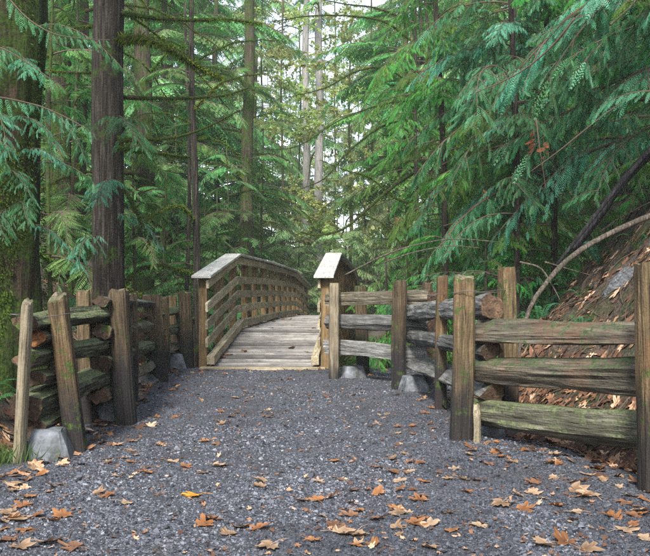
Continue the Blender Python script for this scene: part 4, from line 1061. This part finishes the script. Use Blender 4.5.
fg = [(15, 524, 1.3, 'tan'), (38, 518, 1.4, 'orange'), (62, 519, 1.2, 'orange'), (8, 515, 1.1, 'tan'), (45, 545, 1.5, 'tan'), (20, 550, 1.2, 'tan'), (75, 550, 1.2, 'brown'), (110, 500, 1.3, 'orange'), (125, 507, 1.0, 'tan'),
      (98, 496, 1.0, 'tan'), (25, 508, 1.0, 'orange'), (148, 475, 1.1, 'orange'), (210, 523, 1.2, 'brown'), (205, 528, 1.0, 'orange'), (240, 531, 1.3, 'tan'), (258, 532, 1.2, 'orange'), (228, 536, 1.1, 'tan'), (270, 552, 1.2, 'tan'),
      (310, 545, 1.1, 'orange'), (355, 535, 1.4, 'tan'), (340, 537, 1.2, 'tan'), (415, 526, 1.4, 'orange'), (430, 527, 1.3, 'tan'), (400, 531, 1.1, 'tan'), (375, 521, 1.0, 'brown'), (478, 532, 1.1, 'tan'), (430, 551, 1.0, 'tan'),
      (575, 492, 1.5, 'tan'), (590, 497, 1.4, 'tan'), (580, 499, 1.2, 'orange'), (502, 507, 1.2, 'tan'), (522, 512, 1.2, 'orange'), (515, 465, 1.0, 'tan'), (535, 455, .9, 'tan'), (490, 467, .9, 'orange'), (612, 520, 1.3, 'orange'), (625, 533, 1.1, 'tan'),
      (565, 548, 1.6, 'orange'), (545, 552, 1.2, 'tan'), (585, 552, 1.2, 'tan'), (643, 513, 1.2, 'tan'), (640, 516, 1.0, 'orange'), (335, 462, 1.0, 'orange'), (405, 457, 1.0, 'tan'), (392, 462, 1.0, 'tan'), (395, 473, 1.1, 'orange'), (410, 473, 1.0, 'tan'),
      (380, 468, 1.0, 'brown'), (422, 497, 1.0, 'brown'), (455, 472, 1.0, 'tan'), (468, 458, .9, 'tan'), (462, 480, 1.0, 'tan'), (450, 481, .9, 'tan'), (318, 483, .9, 'tan'), (350, 485, .8, 'brown'), (345, 510, .9, 'brown'), (358, 511, .9, 'orange'), (258, 487, .9, 'tan'),
      (215, 468, 1.1, 'tan'), (225, 466, 1.0, 'orange'), (205, 474, 1.0, 'tan'), (185, 470, .9, 'orange'), (170, 463, 1.0, 'tan'), (205, 443, .9, 'orange'), (215, 445, .8, 'tan'), (162, 446, .9, 'tan'), (40, 477, .9, 'orange')]
leaf(195, 498, .95, 'yellow', '', '', 'single golden yellow curled maple leaf on the gravel in the left foreground')
for px, py, sz, key in fg: leaf(px, py, sz * .66, key, 'in the foreground' if py > 485 else 'in mid trail', 'in the foreground' if py > 485 else 'in mid trail')
cnt = 0
while cnt < 212:
    py = 371 + 179 * lr.random() ** 1.45; Y = gd(py); px = lr.uniform(0, 650)
    X = (px - CX) * Y / F_PX
    l_, r_ = np.interp(Y, _XLy, _XLx) + .25, np.interp(Y, _XRy, _XRx) - .15
    if not l_ < X < r_: continue
    side = max(0, 1 - min(X - l_, r_ - X) / .8)
    cl = float(fbm(np.array([[X * 1.3, Y * .8, 0]]), 2, 55)[0])
    if lr.random() > .32 + .45 * side + .6 * cl: continue
    key = lr.choice(['tan', 'orange', 'brown'], p=[.42, .36, .22])
    wh = 'in the foreground' if py > 485 else ('in mid trail' if py > 415 else 'near the bridge')
    leaf(px, py, lr.uniform(.38, .74), key, wh, wh); cnt += 1
for q in range(18):                                                       # leaves on the deck
    s_ = lr.uniform(.2, 9) ** 1.0; x = lr.choice([-1, 1]) * (.8 - abs(lr.normal(0, .25)))
    p = BR.matrix_basis @ Vector((x, s_, float(dz(s_)) + .012)); key = lr.choice(['orange', 'brown'])
    o = link('maple_leaf', leafme[key][q % 7], None, p, (lr.normal(0, .15), lr.normal(0, .15), lr.uniform(0, 6)), lr.uniform(.8, 1.2))
    tag(o, f'{LW[key]} fallen maple leaf lying on the bridge planks', 'leaf', f'{LW[key]} leaves on the bridge')

def litter(name, label, n, fx, sz, seed, lift=.012):
    r = np.random.default_rng(seed); mb = MB(); var = [maple_leaf(600 + q, 1.0) for q in range(5)]
    X, Y = fx(r, n); Z = np.maximum(hground(X, Y), np.where(Y < 13.7, hpath(X, Y), -9))
    e = .12; gx = (hground(X + e, Y) - hground(X - e, Y)) / (2 * e); gy = (hground(X, Y + e) - hground(X, Y - e)) / (2 * e)
    for v, (V, F, k) in enumerate(var):
        idx = np.arange(len(X)) % 5 == v; m = idx.sum(); s_ = sz * r.uniform(.5, 1.3, m)[:, None, None]
        a = r.uniform(0, 6.28, m)[:, None]; W = np.broadcast_to(V, (m, *V.shape)) * s_
        wx = W[..., 0] * np.cos(a) - W[..., 1] * np.sin(a); wy = W[..., 0] * np.sin(a) + W[..., 1] * np.cos(a)
        wz = W[..., 2] * .8 + wx * (np.clip(gx[idx], -1.2, 1.2) + r.normal(0, .3, m))[:, None] + wy * (np.clip(gy[idx], -1.2, 1.2) + r.normal(0, .3, m))[:, None]
        P = np.stack([wx + X[idx][:, None], wy + Y[idx][:, None], wz + Z[idx][:, None] + lift], -1).reshape(-1, 3)
        nv = len(V); off = (np.arange(m) * nv)[:, None, None]
        mb.add(P, [(F[0][None] + off).reshape(-1, 3), (F[1][None] + off).reshape(-1, 4)], np.clip(np.repeat(r.random(m) ** 1.1, nv) + r.normal(0, .08, m * nv), 0, 1))
    tag(link(name, mb.mesh(name, M['litter'])), label, 'leaves', kind='stuff')
def fx_right(r, n):
    Y = r.uniform(5.2, 12.5, n); X = np.interp(Y, _XRy, _XRx) + np.where(r.random(n) < .45, np.abs(r.normal(.1, .35, n)), np.abs(r.normal(0, 1.6, n)))
    return X, Y
def fx_left(r, n):
    Y = r.uniform(5, 18, n); X = np.interp(Y, _XLy, _XLx) - np.abs(r.normal(0, 1.0, n)); return X, Y
def fx_edge(r, n):
    Y = r.uniform(4, 13.5, n); s_ = r.random(n) < .5
    X = np.where(s_, np.interp(Y, _XLy, _XLx) + .15 + np.abs(r.normal(0, .22, n)), np.interp(Y, _XRy, _XRx) + .1 - np.abs(r.normal(0, .25, n))); return X, Y
def fx_bits(r, n):
    Y = 3.4 + 10 * r.random(n) ** 1.6; X = r.uniform(-1, 1, n) * np.interp(Y, [3.4, 14], [1.5, 2.4]); return X, Y
litter('leaf_litter', 'thick brown leaf litter on the right bank behind the fence', 4000, fx_right, .058, 1)
litter('leaf_litter', 'brown leaf litter on the left bank behind the fence', 2600, fx_left, .06, 2)
litter('leaf_litter', 'drifted leaves along both fence feet', 520, fx_edge, .06, 3, .008)
litter('leaf_scraps', 'small broken leaf scraps strewn over the gravel', 1700, fx_bits, .02, 4, .008)

def twig_litter(name, label, n, fx, seed):
    r = np.random.default_rng(seed); X, Y = fx(r, n); mb = MB(); Z = hground(X, Y)
    for x, y, z in zip(X, Y, Z):
        a = r.uniform(0, 6.28); l = r.uniform(.12, .6); d = np.array([math.cos(a), math.sin(a)]) * l
        x2, y2 = x + d[0], y + d[1]; z2 = hg(x2, y2); m = np.array([(x + x2) / 2 + r.normal(0, .03), (y + y2) / 2 + r.normal(0, .03), (z + z2) / 2 + .03 + r.uniform(0, .04)])
        V, f = tube(spline([(x, y, z + .01), m, (x2, y2, z2 + .015)], 6), np.linspace(.008, .003, 6) * r.uniform(.5, 1.5), 4, False); mb.add(V, f)
    tag(link(name, mb.mesh(name, M['twig'])), label, 'twigs', kind='stuff')
twig_litter('fallen_twigs', 'small fallen twigs strewn over the right bank', 220, lambda r, n: (lambda Y: (np.interp(Y, _XRy, _XRx) + np.abs(r.normal(.2, 1.3, n)), Y))(r.uniform(5.5, 12.5, n)), 8)
twig_litter('fallen_twigs', 'small fallen twigs strewn over the left bank', 160, lambda r, n: (lambda Y: (np.interp(Y, _XLy, _XLx) - np.abs(r.normal(.2, 1.0, n)), Y))(r.uniform(5.5, 16, n)), 9)

# dead red sprays in the right cedar
for k, (px, py, Y) in enumerate(((533, 128, 8.6), (543, 137, 8.7), (421, 66, 9.4), (484, 186, 9.2), (395, 212, 10))):
    p = at(px, py, Y); me = bough_mesh('dead_spray', .5, 5, .16, CED, M['dead_red'], 970 + k, .5, 0, hang=.9)
    tag(link('dead_spray', me, None, p, (0, 1.2, k), (.3 if k > 1 else .5)), ('larger rusty dead cedar spray hanging in the right foliage', 'rusty dead spray just right of the larger dead spray', 'small rust red spray high in the cedar foliage', 'small red spray low in the cedar above the fence', 'tiny red brown spray at the left edge of the cedars')[k], 'dead foliage')

# ------------------------------------------------------------------ moist air between the trees
HAZE = .0011
mb = MB(); V = [(x, y, z) for z in (-5, 62) for (x, y) in ((-300, -140), (300, -140), (300, 360), (-300, 360))]
mb.add(V, np.array([[3, 2, 1, 0], [4, 5, 6, 7], [0, 1, 5, 4], [1, 2, 6, 5], [2, 3, 7, 6], [3, 0, 4, 7]]))
hm = NT('haze_air'); pv = hm.n('ShaderNodeVolumePrincipled')
pv.inputs['Color'].default_value = (.93, .97, 1.0, 1); pv.inputs['Density'].default_value = HAZE; pv.inputs['Anisotropy'].default_value = .2
hm.l(pv.outputs[0], hm.out.inputs['Volume'])
tag(link('haze', mb.mesh('haze', hm.m)), 'pale moist haze between the far trees', 'haze', kind='stuff')
sc.cycles.volume_bounces = 1
